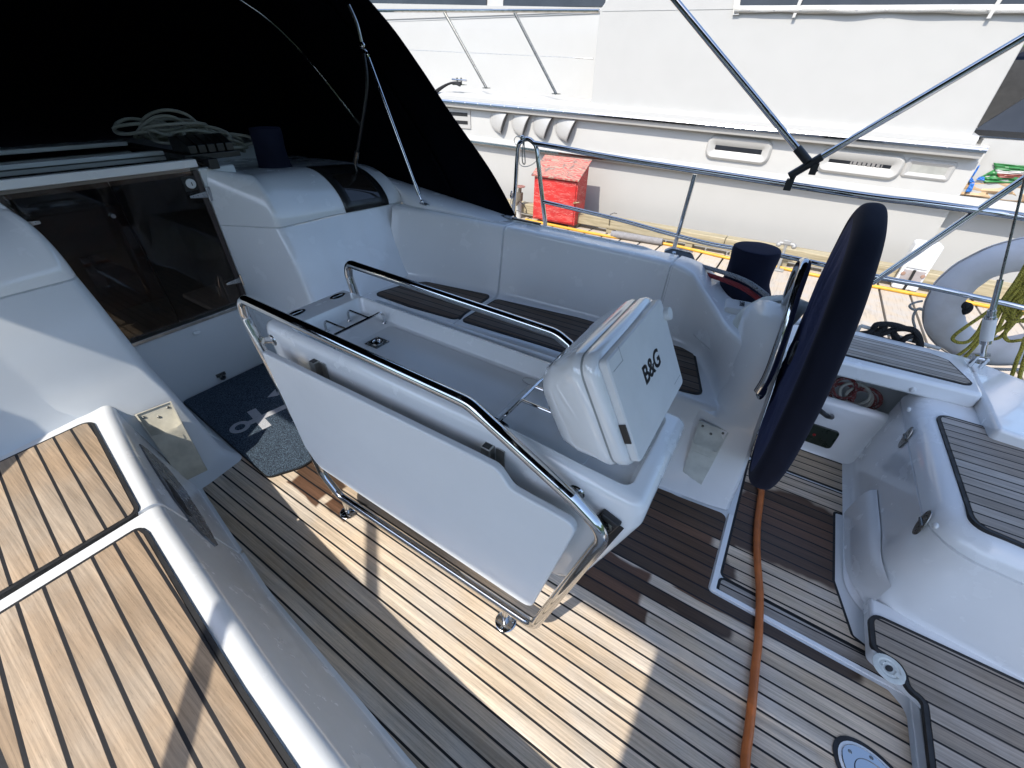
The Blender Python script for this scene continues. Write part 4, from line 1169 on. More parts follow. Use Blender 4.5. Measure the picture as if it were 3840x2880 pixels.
# steel track by the sprayhood foot
tk = thing('deck_track', 'short steel track with a car on the coaming by the sprayhood foot', 'deck track', (-1.55, 2.27, .9))
mb = MB(); mb.box((-1.42, 2.318, .897), (.30, .022, .008), -.03); mb.build('rail', 'black', tk, bevel=.001)
mb = MB(); mb.box((-1.50, 2.312, .906), (.06, .03, .016), -.03); mb.box((-1.46, 2.30, .908), (.05, .008, .006), .5); mb.build('car', 'steel', tk, bevel=.003)

# ------------------------------------------------------------------ sprayhood
sp = thing('sprayhood', 'dark navy canvas sprayhood arching over the companionway on steel bows', 'sprayhood', (-2.6, YM, .9))
def arch(ybase, zbase, xbase, xtop, ztop, hw, n=41):
    """an arch across the boat, shoulders rounded; x shifts from base to crown"""
    out = []
    for k in range(n):
        t = k/(n-1)*2-1                    # -1 port .. 1 starboard
        a = t*pi/2
        ex = .42
        yy = hw*(abs(sin(a))**(.75))*(1 if t > 0 else -1)
        hz = (abs(cos(a))**ex) if abs(t) < 1 else 0
        fr = hz
        out.append(Vector((xbase+(xtop-xbase)*fr, YM+yy+(ybase-hw)*(1-fr)*(1 if t > 0 else -1), zbase+(ztop-zbase)*fr)))
    return out
def arch2(pts, shift=0.0):
    """mirrored arch from starboard half: list of (x, s, z) foot to crown"""
    q = densify(pts, 8)
    st = [Vector((p.x, YM+p.y, p.z)) for p in q]
    po = [Vector((p.x-shift*max(0, min(1, (2.2-p.z)/.3)), YM-p.y, p.z)) for p in q]  # unseen port side drawn forward, shaped to clear sun for the near seat
    return po[:-1]+st[::-1]
E0 = arch2([(-1.48, 1.50, .885), (-1.69, 1.51, 1.14), (-1.99, 1.50, 1.44), (-2.18, 1.475, 1.66), (-2.36, 1.425, 1.87), (-2.50, 1.28, 2.05), (-2.56, 1.0, 2.14), (-2.58, .5, 2.19), (-2.58, 0, 2.20)], .45)
E1 = arch2([(-2.05, 1.56, .885), (-2.2, 1.55, 1.14), (-2.42, 1.52, 1.44), (-2.58, 1.47, 1.66), (-2.70, 1.39, 1.87), (-2.80, 1.24, 2.05), (-2.84, .97, 2.14), (-2.86, .5, 2.185), (-2.86, 0, 2.195)], .25)
E2 = arch2([(-3.1, 1.52, .9), (-3.15, 1.50, 1.12), (-3.25, 1.46, 1.40), (-3.35, 1.38, 1.62), (-3.45, 1.28, 1.82), (-3.50, 1.12, 1.98), (-3.54, .9, 2.06), (-3.56, .45, 2.10), (-3.56, 0, 2.11)])
E3 = arch2([(-4.2, 1.35, 1.0), (-4.25, 1.32, 1.10), (-4.3, 1.27, 1.25), (-4.33, 1.2, 1.38), (-4.36, 1.1, 1.50), (-4.38, .98, 1.60), (-4.40, .8, 1.68), (-4.42, .4, 1.72), (-4.42, 0, 1.73)])
E4 = arch2([(-4.55, 1.32, 1.0), (-4.58, 1.30, 1.03), (-4.62, 1.25, 1.05), (-4.66, 1.17, 1.08), (-4.70, 1.05, 1.10), (-4.75, .92, 1.12), (-4.80, .74, 1.13), (-4.84, .38, 1.15), (-4.86, 0, 1.15)])
mb = MB(); mb.grid([E0, E1, E2, E3, E4])
mb.build('canvas', 'canvas', sp, angle=80, solid=.006)
mb = MB(); mb.tube([p+Vector((.004, 0, 0)) for p in E0], .007, 8); mb.build('hem', 'canvas', sp)
# sewn seam inside the flap
sm_ = [(a*.62+b2*.38)+((Vector((0, YM, 1.2))-a).normalized()*.008) for a, b2 in zip(E0, E1)]
mb = MB(); mb.tube(sm_, .0035, 6); mb.build('seam', fabric('seam_tape', (.004, .005, .008), .9, spec=0, sheen=0), sp)
# bows
bow1 = [(p*.15+q*.85)+((Vector((-2.6, YM, 1.2))-p).normalized()*.03) for p, q in zip(E0, E1)]
mb = MB(); mb.tube(bow1, .0125, 10); mb.build('bow', 'canvas', sp)
arcpx = [(905, 0), (1010, 75), (1110, 170), (1190, 262), (1260, 350), (1328, 438)]
xs_ = [-3.30, -3.22, -3.12, -3.02, -2.93, -2.85]
B2 = [at(px, py, 0, x) for (px, py), x in zip(arcpx, xs_)]
B2 = [B2[0]+(B2[0]-B2[1])*2.2+Vector((0, 0, -.02))]+B2
mb = MB(); mb.tube(densify(B2, 8), .0095, 12); mb.build('bow', 'steel', sp)
mb = MB(); e = B2[-1]; mb.tube([e, e+(B2[-1]-B2[-2]).normalized()*.07], .013, 10); mb.build('joint', 'black', sp)
s0 = at(*c9(1000, 420, 1345, 790), 1, 2.13); s1 = at(*c6(1000, 0, 1320, 750), 1, 2.13); s2 = at(*c6(1000, 0, 1240, 590), 1, 2.13); s3 = at(*c6(1000, 0, 1065, 70), 1, 2.12)
mb = MB(); mb.tube([s0+(s1-s0)*.14, s1], .0105, 14); stt = mb.build('strut', 'steel', sp)
mb = MB(); mb.tube([s0+(s1-s0)*.065, s0+(s1-s0)*.15], .0145, 14); mb.tube([s0+Vector((0, 0, .012)), s0+(s1-s0)*.07], .006, 10); mb.box(s0+Vector((.02, 0, -.001)), (.085, .03, .008), -.3); mb.ell(s0+Vector((0, 0, .01)), (.014, .012, .016)); mb.build('strut_foot', 'steel', stt, bevel=.001)
mb = MB(); mb.tube(densify([s1, s1+(s2-s1)*.4+Vector((.012, 0, 0)), s1+(s2-s1)*.75+Vector((-.006, 0, 0)), s2], 5), .007, 8, rs=None); mb.ell(s2, (.02, .016, .02)); mb.build('lashing', 'steel', stt)
mb = MB(); mb.tube(densify([s2, (s2+s3)*.5+Vector((.012, 0, .01)), s3], 6), .010, 12); mb.build('bow', 'dull_steel', sp)
q0 = at(*c9(1000, 420, 765, 440), 1, 2.02); q1 = at(*c6(1000, 0, 1235, 1600), 1, 2.04); q2 = at(*c6(1000, 0, 1300, 1100), 1, 2.08); q3 = at(*c6(1000, 0, 1260, 700), 1, 2.11)
mb = MB(); mb.tube(densify([q0, q1, q2, q3], 8), .011, 12); mb.build('bow', 'black', sp)
mb = MB(); mb.tube([q0, q0+(q1-q0)*.30], .016, 10); mb.tube([q0+Vector((0, 0, -.05)), q0], .006, 8); mb.build('bow_foot', 'dark_metal', sp)

# loose heap of white rope in front of the hatch (one tangled coil)
rc_ = thing('rope_coil', 'tangled heap of off-white rope on the coachroof beside the hatch', 'rope coil', (-3.3, 1.5, 1.2))
rnd = random.Random(3)
A0 = at(480, 500, 0, -3.30); A1 = at(870, 555, 0, -3.05)
for i in range(30):
    t = rnd.random()**.9
    c = A0.lerp(A1, .12+.8*t)+Vector((rnd.uniform(-.08, .08), 0, rnd.uniform(-.01, .03)))
    w_ = rnd.uniform(.07, .17); hh = rnd.uniform(.012, .05)*(1.35 if .15 < t < .5 else .8); ph = rnd.uniform(0, 6.28); tl = rnd.uniform(-.5, .5)
    pts = []
    for k in range(26):
        a = 2*pi*k/25*rnd.choice((1, 1))
        pts.append(c+Vector((.10*sin(a+ph)*rnd.uniform(.9, 1.05), w_*cos(a), hh*sin(a)+hh*.8+tl*.05*cos(2*a))))
    mb = MB(); mb.tube(densify(pts, 2),   .0085, 8); mb.build('loop', 'white_rope', rc_, angle=80)
cl = thing('rope_clutch', 'dark bank of rope clutches beside the hatch on the coachroof', 'rope clutch', (-3.0, 1.55, 1.15))
o = at(745, 528, 0, -2.98)
for k in range(5):
    mb = MB(); mb.prism([o+Vector((-.10, -.11+.05*k, -.05)), o+Vector((.10, -.11+.05*k, -.05)), o+Vector((.10, -.11+.05*k, -.01)), o+Vector((.0, -.11+.05*k, .032)), o+Vector((-.10, -.11+.05*k, .02))], None, (0, .042, 0)); mb.build('clutch', 'black', cl, bevel=.004)
mb = MB(); mb.box(o+Vector((0, .0, -.065)), (.24, .30, .03)); mb.build('base', 'black', cl, bevel=.004)

# ------------------------------------------------------------------ bimini: frame seen at the side, top overhead
bm_ = thing('bimini', 'navy sun awning over the cockpit on polished tubes clamped to the rail', 'awning', (0, YM, 2.1))
def leg(a, b2, ext, r_=.0145, name='leg'):
    e = b2+(b2-a)*ext
    mb = MB(); mb.tube([a, b2, e], r_, 14); return mb.build(name, 'steel', bm_, angle=80), e
JY = 2.64
j0 = at(2950, 690, 1, JY)
t1b, t1t = at(*c12(2560, 0, 765, 990), 1, JY), at(2531, 0, 1, JY)
t2b, t2t = at(*c12(2560, 0, 735, 1115), 1, JY), at(3838, 140, 1, JY)
t3b, t3t = at(*c6(3200, 900, 235, 560), 1, JY), at(3838, 672, 1, JY)
l1, e1 = leg(t1b, t1t, .40); l2, e2 = leg(t2b, t2t, .80); l3, e3 = leg(t3b, t3t, 1.6)
leg(Vector((-.172, -.76, .60)), Vector((-1.506, -1.03, 2.20)), .0, .022); leg(Vector((-.19, -.95, .60)), Vector((.75, -.90, 2.12)), .0)
mb = MB()
d_ = (t1t-t1b).normalized(); mb.tube([t1b-d_*.055, t1b+d_*.03], .019, 12); mb.tube([t1b-d_*.12, t1b-d_*.05], .010, 10)
d2 = (t2t-t2b).normalized(); mb.tube([t2b-d2*.03, t2b+d2*.11], .0185, 12)
cl0 = at(*c12(2560, 0, 690, 1190), 1, JY)
mb.tube([cl0+Vector((0, 0, -.01)), t2b], .012, 10); mb.box(cl0+Vector((0, 0, -.004)), (.034, .045, .05)); mb.box(t1b-d_*.10, (.03, .03, .05))
mb.build('clamp', 'black', l2, bevel=.004)
# canopy, gently cambered, unseen; outline and added aft wing shaped for the floor shade
xsn = [-2.45+.1*k for k in range(44)]
rows = []
for x in xsn:
    pe_ = -.86 if x < .02 else -1.75
    rows.append([Vector((x, pe_+(2.62-pe_)*j/16, 2.16+.10*(1-((pe_+(2.62-pe_)*j/16-YM)/1.9)**2))) for j in range(17)])
# square the step off
mb = MB()
main_ = [[Vector((x, -.99+3.19*j/16, 2.25+.10*(1-((-.99+3.19*j/16-YM)/1.9)**2))) for j in range(17)] for x in [-3.05+.1*k for k in range(42)]]
mb.grid(main_)
shade_wing = [[Vector((x, -1.9+.905*j/6, 2.25+.10*(1-((-1.9+.905*j/6-YM)/1.9)**2))) for j in range(7)] for x in [-.15+.1*k for k in range(13)]]
mb.grid(shade_wing)
mb.build('canopy', 'canvas', bm_, angle=80, solid=.004)
for x in (-1.2, .3, 1.0):
    mb = MB(); mb.tube([Vector((x, -.9+3.1*j/16, 2.225+.10*(1-((-.9+3.1*j/16-YM)/1.9)**2))) for j in range(17)], .0145, 10); mb.build('bow', 'steel', bm_)

# ------------------------------------------------------------------ guard rail
gr = thing('guard_rail', 'polished steel guard rail along the starboard deck edge above the side deck', 'guard rail', (0, 2.75, .57))
R = .0155
hp0 = [at(*c6(1850, 450, *q), 1, JY) for q in ((255, 1230), (285, 900), (320, 380), (370, 275), (440, 245), (510, 285), (560, 380), (610, 800), (640, 1060), (672, 1330))]
foot1 = Vector((hp0[0].x-.02, JY, .565)); foot2 = Vector((hp0[-1].x+.02, JY, .565))
mb = MB(); mb.tube([foot1]+densify(hp0, 6)+[foot2], .0145, 12); mb.build('gate_post', 'steel', gr, angle=80)
top = [at(*c6(1850, 450, *q), 1, JY) for q in ((520, 300), (900, 365), (1400, 460), (2200, 590))]+[at(*c6(3200, 500, *q), 1, JY) for q in ((0, 790), (800, 890), (1500, 985), (2200, 1085))]
top += [Vector((1.30, 2.55, top[-1].z-.01)), Vector((1.6, 2.30, top[-1].z-.02)), Vector((1.7, 1.95, top[-1].z-.02))]
mb = MB(); mb.tube(densify(top, 6), R, 14); mb.build('top_rail', 'steel', gr, angle=80)
mid = [at(*c6(1850, 450, *q), 1, JY) for q in ((640, 1055), (1100, 1165), (1700, 1310), (2200, 1450))]+[at(*c12(2560, 0, 200, 1585), 1, JY), at(*c6(2500, 900, 1500, 205), 1, JY), at(*c6(3200, 900, 300, 475), 1, JY), at(*c6(3200, 900, 900, 590), 1, JY), at(*c6(3200, 900, 1500, 720), 1, JY), at(*c6(3200, 900, 2212, 880), 1, JY)]
mid += [Vector((1.28, 2.55, mid[-1].z-.01)), Vector((1.55, 2.30, mid[-1].z-.02))]
mb = MB(); mb.tube(densify(mid, 6), .0125, 12); mb.build('mid_rail', 'steel', gr, angle=80)
for q in (c12(2560, 0, 80, 1130),):
    p = at(*q, 1, JY)
    mb = MB(); mb.tube([Vector((p.x, JY, p.z)), Vector((p.x-.02, JY, .56))], .0125, 12); mb.build('stanchion', 'steel', gr, angle=80)
# snap shackle loop and lanyard at the gate
ly = thing('gate_lanyard', 'thin pale lanyard looped over the gate post of the guard rail', 'lanyard', tuple(hp0[4]))
lp = [at(*c6(1850, 450, *q), 1, JY-.02) for q in ((400, 215), (385, 330), (375, 440), (378, 540), (400, 575), (412, 540), (405, 430), (400, 330), (398, 225))]
mb = MB(); mb.tube(densify(lp, 5), .0035, 7); mb.build('cord', 'white_rope', ly)
lp = [at(*c6(1850, 450, *q), 1, JY-.01) for q in ((375, 235), (300, 215), (272, 260), (285, 310), (325, 350), (330, 480), (345, 575), (420, 605), (520, 565), (585, 490), (606, 420), (585, 370))]
mb = MB(); mb.tube(densify(lp, 5), .0022, 6); mb.build('wire', 'dull_steel', ly)
mb = MB(); mb.ell(at(*c6(1850, 450, 375, 235), 1, JY-.02), (.016, .012, .018), seg=12); mb.tube(densify([at(*c6(1850, 450, *q), 1, JY-.02) for q in ((240, 920), (225, 980), (240, 1010), (255, 950))], 4), .006, 8); mb.tube(densify([at(*c6(1850, 450, *q), 1, JY-.02) for q in ((240, 990), (225, 1070), (240, 1120))], 4), .003, 6); mb.build('shackle', 'steel', ly)

# ------------------------------------------------------------------ life ring, yellow line, backstay
lr = thing('life_ring', 'white cloth covered life ring hanging outside the rail at the stern', 'life ring', (1.06, 2.92, .77))
Mr = Matrix.Translation((1.075, 2.905, .765)) @ Matrix.Rotation(pi/2-.06, 4, 'X') @ Matrix.Rotation(.0, 4, 'Z')
m, nt, b = newmat('grubby_white_cloth')
v = coords(nt)
L(nt, mixc(nt, maprange(nt, noise(nt, v, 5, 5), .4, .75), (.72, .70, .71), (.58, .55, .54)), b.inputs['Base Color']); b.inputs['Roughness'].default_value = .75
bump(nt, b, noise(nt, coords(nt, (30, 30, 30)), 1, 4), .3, .006)
MAT['ringcloth'] = m
rows = []
for k in range(64):
    a = 2*pi*k/64
    row = []
    for j in range(24):
        c = 2*pi*j/24
        rr_ = .244+.076*cos(c)*(1+.03*sin(a*7)+.02*sin(a*17)); zz = .070*sin(c)
        row.append(Mr @ Vector((rr_*cos(a), rr_*sin(a), zz)))
    rows.append(row)
mb = MB(); mb.grid(rows, cu=True, cv=True); ring_ = mb.build('ring', 'ringcloth', lr, angle=80)
mb = MB(); mb.tube([Mr @ Vector((.3205*cos(2*pi*k/90), .3205*sin(2*pi*k/90), .012)) for k in range(90)], .0035, 6, closed=True); mb.build('piping', plain('piping_grey', (.35, .33, .32), .7), ring_)
gp = [at(*c6(3200, 900, *q), 1, 2.88) for q in ((900, 790), (820, 805), (745, 835), (735, 870), (790, 905), (860, 885), (895, 905), (830, 900), (785, 960), (775, 1040), (795, 1120), (805, 1190), (850, 1330))]
mb = MB(); mb.tube(densify(gp, 6), .006, 8); mb.build('grab_line', 'grey_rope', lr, angle=80)
mb = MB(); mb.tube(densify([Mr @ Vector(q) for q in ((.20, -.27, .06), (.1, -.30, .075), (0, -.325, .07), (-.1, -.30, .075), (.02, -.24, .085))], 6), .008, 8); mb.build('grab_line', 'grey_rope', lr)
mb = MB(); o = at(*c6(3200, 900, 1445, 890), 1, 2.88); mb.ell(o, (.03, .02, .034), seg=14); mb.ell(o+Vector((-.015, -.01, .02)), (.022, .02, .018), seg=12); mb.build('knot', 'black_rope', lr)

yl = thing('heaving_line', 'olive yellow rope hank hung over the mid rail by the life ring', 'rope hank', (1.0, 2.72, .8))
kn = at(*c6(3200, 900, 1960, 800), 1, 2.72)
def yt(px, y=2.70): return densify([at(*c6(3200, 900, *q), 1, y+rnd.uniform(-.012, .012)) for q in px], 6)
strands = []
for k in range(16):   # bundle from the upper right down to the rail
    o_ = k*24+rnd.uniform(-10, 10)
    strands.append([(2330+o_*.4, 150+o_), (2150+o_*.45, 470+o_*.72), (1990+o_*.35, 700+o_*.5), (1880+o_*.55, 860+o_*.45)])
strands += [[(1900, 800), (1700, 960), (1450, 1130), (1320, 1230), (1290, 1290), (1370, 1330), (1500, 1310), (1620, 1180), (1720, 1000), (1900, 820)],
            [(1880, 860), (1760, 1050), (1640, 1230), (1500, 1390), (1290, 1540)], [(1920, 860), (1790, 1080), (1660, 1270), (1540, 1420), (1400, 1560)],
            [(1960, 880), (1990, 1010), (2060, 1060), (2190, 1040), (2300, 980)], [(1920, 900), (1830, 1080), (1850, 1180), (1960, 1120), (2100, 960), (2250, 840)],
            [(1980, 900), (1900, 1100), (1800, 1270), (1900, 1260), (2030, 1130), (2200, 930)], [(2060, 980), (1980, 1180), (1960, 1250), (2020, 1310), (2160, 1300), (2350, 1280)],
            [(2230, 1260), (2180, 1420), (2120, 1560), (2060, 1740), (1980, 1920)], [(2300, 1280), (2240, 1480), (2200, 1600), (2150, 1800)], [(2000, 860), (2080, 1000), (2180, 1050), (2300, 1060)]]
for st_ in strands:
    mb = MB(); mb.tube(yt(st_), .0078, 8); mb.build('strand', 'olive_rope', yl, angle=80)
bs = thing('backstay', 'thin steel backstay with a white sleeved turnbuckle at the stern rail', 'backstay', (.95, 2.45, .6))
BY = 2.50
P = lambda q: at(*c6(3200, 900, *q), 1, BY)
topb = at(3838, 690, 1, BY); a0 = P((1905, 520))
mb = MB(); mb.tube([topb+(topb-a0)*4.0, a0], .0045, 10); mb.build('wire', 'dark_metal', bs)
mb = MB(); mb.tube([a0, P((1800, 920))], .0105, 12); mb.tube([P((1800, 910)), P((1780, 990))], .015, 12); mb.tube([P((1780, 985)), P((1750, 1090))], .019, 12); mb.build('terminal', 'steel', bs, angle=50)
mb = MB(); mb.tube([P((1772, 1020)), P((1722, 1290))], .0225, 14); mb.build('sleeve', 'white_plastic', bs, angle=50)
mb = MB(); mb.tube([P((1722, 1285)), P((1712, 1340))], .020, 12); mb.tube([P((1712, 1330)), P((1690, 1420)), P((1680, 1500))], .010, 12); 
f0 = P((1640, 1560)); mb.tube([f0+Vector((-.018, 0, .02)), f0+Vector((-.020, 0, -.035))], .011, 10); mb.tube([f0+Vector((.018, 0, .02)), f0+Vector((.016, 0, -.035))], .011, 10); mb.tube([f0+Vector((-.026, 0, .008)), f0+Vector((.026, 0, .008))], .009, 10); mb.box(f0+Vector((-.002, 0, -.075)), (.035, .012, .12)); mb.build('fork', 'steel', bs, angle=50)

# red and white tail stowed in the locker bin
tl = thing('rope_tail', 'red and white flecked rope coil lying in the open locker bin', 'rope coil', (.5, 2.4, .2))
for k, (q, mt) in enumerate(((( 660, 820), 'red_fleck_rope'), ((640, 870), 'red_fleck_rope'), ((780, 910), 'white_rope'), ((800, 930), 'red_fleck_rope'), ((840, 920), 'red_fleck_rope'), ((740, 880), 'white_rope'))):
    c = at(*c9(2880, 1100, *q), 1, 2.37)
    pts = [c+Vector((.06*cos(a)*(.8+.05*k), .035*sin(a)*.8, .045*sin(a)+.01*k*.2)) for a in [2*pi*j/24*1.3 for j in range(25)]]
    mb = MB(); mb.tube(densify(pts, 2), .0085, 8); mb.build('loop', mt, tl, angle=80)
# ------------------------------------------------------------------ dock
DZ = -.30
m, nt, b = newmat('dock_board_wood')
tc = nt.nodes.new('ShaderNodeTexCoord')
sp_ = nt.nodes.new('ShaderNodeSeparateXYZ'); L(nt, tc.outputs['Object'], sp_.inputs[0])
bid = math_(nt, 'FLOOR', math_(nt, 'DIVIDE', math_(nt, 'SUBTRACT', sp_.outputs[0], -.5545+.2925*.5-.2925/2), .2925))
wn = nt.nodes.new('ShaderNodeTexWhiteNoise'); wn.noise_dimensions = '1D'; L(nt, bid, wn.inputs['W'])
cb = nt.nodes.new('ShaderNodeCombineXYZ'); L(nt, math_(nt, 'MULTIPLY', sp_.outputs[0], 55), cb.inputs[0]); L(nt, math_(nt, 'ADD', math_(nt, 'MULTIPLY', sp_.outputs[1], 3.0), math_(nt, 'MULTIPLY', wn.outputs[0], 50)), cb.inputs[1])
g1 = noise(nt, cb.outputs[0], 1.0, 6, .7)
g2 = noise(nt, tc.outputs['Object'], 7, 5, .6)
c_ = mixc(nt, maprange(nt, g2, .35, .7), (.50, .41, .30), (.46, .42, .37))
c_ = mixc(nt, maprange(nt, g1, .48, .75, 0, .7), c_, (.22, .165, .115))
c_ = mixc(nt, maprange(nt, wn.outputs[0], 0, 1, 0, .3, False), c_, (.33, .29, .26))
L(nt, c_, b.inputs['Base Color']); b.inputs['Roughness'].default_value = .85
bump(nt, b, g1, .5, .006)
MAT['dockwood'] = m
m, nt, b = newmat('treated_timber')
v = coords(nt, (1.2, 20, 20))
g1 = noise(nt, v, 1.6, 6, .7)
c_ = mixc(nt, maprange(nt, g1, .35, .7), (.42, .36, .24), (.24, .20, .12))
L(nt, c_, b.inputs['Base Color']); b.inputs['Roughness'].default_value = .85; bump(nt, b, g1, .4, .006)
MAT['timber'] = m
dk = MB()
for k in range(-34, 34):
    x0 = -.5545+.2925*k
    dk.box((x0+.1425, 5.42, DZ-.022), (.270, 2.40, .044))
dko = dk.build('dock_path', 'dockwood', None, bevel=.005, bseg=2, smooth=False)
tag(dko, kind='structure')
mb = MB()
for y in (4.3, 5.4, 6.5): mb.box((0, y, DZ-.16), (20, .09, .22))
mb.build('joist', 'timber', dko, smooth=False)
# bull rail on blocks
br_ = thing('bull_rail', 'long weathered timber bull rail on blocks along the far edge of the dock', 'dock rail', (0, 6.5, DZ))
mb = MB()
for x0, x1 in ((-9.5, -4.45), (-4.44, -.62), (-.615, 3.5), (3.505, 9.5)): mb.box(((x0+x1)/2, 6.515, DZ+.145), (x1-x0, .19, .155))
mb.build('beam', 'timber', br_, bevel=.012)
for x in [-9+.61*k for k in range(31)]:
    mb = MB(); mb.box((x, 6.515, DZ+.033), (.10, .17, .066)); mb.build('block', 'timber', br_, bevel=.004)
mb = MB()
for x in (-2.3, .95, 1.3):
    o = Vector((x, 6.41, DZ+.29)); mb.tube(fillet([o+Vector(q) for q in ((0, 0, -.16), (0, -.01, 0), (.05, -.005, .03), (.09, .02, .02))], .02, 4), .006, 7)
mb.build('iron_hook', 'dark_metal', br_)
# yellow hose along the dock edge
P = [at(*q, 2, DZ+.02) for q in (c6(1850, 450, 1400, 1490), c6(1850, 450, 1700, 1530), c6(1850, 450, 2200, 1600), c6(2500, 900, 400, 140), c6(2500, 900, 830, 240), c6(2500, 900, 1400, 345), c6(2500, 900, 1950, 460), c6(3200, 900, 350, 615), c6(3200, 900, 880, 715), c6(3200, 900, 1450, 800), c6(3200, 900, 1700, 850))]
P = [P[0]+Vector((-1.4, .05, 0))]+P+[P[-1]+Vector((1.2, 0, 0))]
mb = MB(); mb.tube(densify(P, 6), .021, 12)
yh = mb.build('yellow_hose', plain('yellow_hose_rubber', (.62, .33, .03), .45, var=.15), None, angle=80)
tag(yh, 'yellow hose running along the far edge of the sunlit dock boards', 'hose')
mb = MB(); a = at(*c6(1850, 450, 1530, 1475), 2, DZ+.055); b2 = at(*c6(1850, 450, 2190, 1580), 2, DZ+.055)
mb.tube([a, a.lerp(b2, .1), a.lerp(b2, .9), b2], .05, 14); fh = mb.build('foam_fender', plain('grey_foam', (.24, .23, .23), .9, var=.15, nscale=30, bmp=.3), None, angle=60)
tag(fh, 'grey foam roll fender lying beside the yellow hose on the dock', 'fender')

# red fire box
m, nt, b = newmat('worn_red_plywood')
v = coords(nt, (1.6, 1.6, 9))
dn = noise(nt, coords(nt, (1.2, 1.2, 3.0)), 2.2, 3, .5)
wv = nt.nodes.new('ShaderNodeTexWave'); wv.wave_type = 'BANDS'; wv.bands_direction = 'Z'; wv.inputs['Scale'].default_value = 16; wv.inputs['Distortion'].default_value = 9; wv.inputs['Detail'].default_value = 3; wv.inputs['Detail Scale'].default_value = 1.2
L(nt, coords(nt, (.5, .5, 1.0)), wv.inputs['Vector'])
wear = math_(nt, 'MULTIPLY', maprange(nt, wv.outputs['Fac'], .72, .95), maprange(nt, noise(nt, coords(nt, (2, 2, 6)), 3, 5, .7), .42, .62))
c_ = mixc(nt, maprange(nt, dn, .3, .7), (.52, .025, .022), (.40, .018, .018))
c_ = mixc(nt, math_(nt, 'MULTIPLY', wear, .75), c_, (.66, .36, .30))
L(nt, c_, b.inputs['Base Color']); b.inputs['Roughness'].default_value = .5; bump(nt, b, wear, .4, .003)
MAT['redply'] = m
m, nt, b = newmat('bare_red_lid')
wv = nt.nodes.new('ShaderNodeTexWave'); wv.wave_type = 'RINGS'; wv.rings_direction = 'X'; wv.inputs['Scale'].default_value = 7; wv.inputs['Distortion'].default_value = 14; wv.inputs['Detail'].default_value = 3
L(nt, coords(nt, (.8, 1.6, 1)), wv.inputs['Vector'])
c_ = mixc(nt, maprange(nt, wv.outputs['Fac'], .3, .6), (.40, .08, .07), (.34, .24, .18))
c_ = mixc(nt, maprange(nt, noise(nt, coords(nt), 9, 5), .55, .7), c_, (.13, .11, .10))
L(nt, c_, b.inputs['Base Color']); b.inputs['Roughness'].default_value = .75
MAT['redlid'] = m
YB = 6.30
q = [at(*c6(1850, 450, *p), 1, YB) for p in ((510, 1290), (1045, 1350), (1105, 790), (535, 720))]
x0, x1, zb, ztf = (q[0].x+q[3].x)/2, (q[1].x+q[2].x)/2, (q[0].z+q[1].z)/2, (q[2].z+q[3].z)/2
fb = thing('fire_box', 'worn red plywood hose box with a sloping lid on the dock', 'hose box', ((x0+x1)/2, YB+.2, DZ))
dep = .34
mb = MB(); sidep = [(YB, zb), (YB+dep, zb), (YB+dep, ztf+.20), (YB, ztf)]
mb.prism([Vector((x0, a, c)) for a, c in sidep], None, (x1-x0, 0, 0)); mb.build('box', 'redply', fb, smooth=False, bevel=.003)
mb = MB(); mb.prism([Vector((x0-.03, a, c)) for a, c in ((YB-.05, ztf-.005), (YB+dep+.02, ztf+.235), (YB+dep+.02, ztf+.255), (YB-.055, ztf+.018))], None, (x1-x0+.06, 0, 0)); mb.build('lid', 'redlid', fb, smooth=False, bevel=.003)
mb = MB(); mb.box(((x0+x1)/2-.0, YB-.008, (zb+ztf)/2), (x1-x0-.05, .014, ztf-zb-.05)); dr = mb.build('door', 'redply', fb, bevel=.002)
o = at(*c6(1850, 450, 1075, 1075), 1, YB-.03)
mb = MB(); mb.tube([o+Vector((-.05, 0, -.01)), o+Vector((.05, 0, .015))], .010, 8); mb.tube([o+Vector((-.02, .02, 0)), o+Vector((-.02, -.015, 0))], .018, 10); mb.build('latch', plain('brass_latch', (.55, .42, .25), .35, 1.0), dr)
for x in (x0+.16, x1-.06):
    mb = MB(); mb.box((x, YB+.17, (zb+DZ)/2), (.10, .30, zb-DZ)); mb.build('leg', plain('box_leg_wood', (.12, .06, .04), .8), fb, bevel=.004)

# water tap on its post
tp = thing('water_tap', 'rusty water tap with a round handwheel on a pale pipe at the dock edge', 'water tap', (0, 6.35, DZ))
YT = 6.35
b0 = at(*c6(1850, 450, 320, 1240), 1, YT); b1 = at(*c6(1850, 450, 335, 1040), 1, YT); b2 = at(*c6(1850, 450, 340, 940), 1, YT); b3 = at(*c6(1850, 450, 348, 870), 1, YT)
tp.location = (b1.x, YT, DZ)
mb = MB(); mb.tube([Vector((b1.x, YT, DZ)), b1], .045, 12); mb.build('pipe', plain('pale_pipe', (.5, .5, .48), .5), tp)
mb = MB(); mb.tube([b1, b2], .06, 12); mb.tube([b2, b3], .028, 10); mb.tube([b1+Vector((.0, -.02, 0)), b1+Vector((.02, -.13, -.04))], .03, 10); mb.build('valve', plain('valve_bronze', (.20, .17, .13), .5, .6), tp, angle=40)
mb = MB(); mb.tube([b3+Vector((.075*cos(2*pi*k/20), .075*sin(2*pi*k/20), .01)) for k in range(20)], .010, 7, closed=True); mb.tube([b3+Vector((-.075, 0, .01)), b3+Vector((.075, 0, .01))], .007, 6); mb.tube([b3+Vector((0, -.075, .01)), b3+Vector((0, .075, .01))], .007, 6); mb.build('handwheel', plain('faded_red_wheel', (.33, .16, .13), .6), tp)
mb = MB(); mb.tube(densify([at(*c6(1850, 450, *p), 1, YT-.07) for p in ((345, 1060), (400, 1110), (430, 1170), (425, 1210), (380, 1200), (300, 1170))], 5), .006, 7); mb.build('cable', 'black', tp)

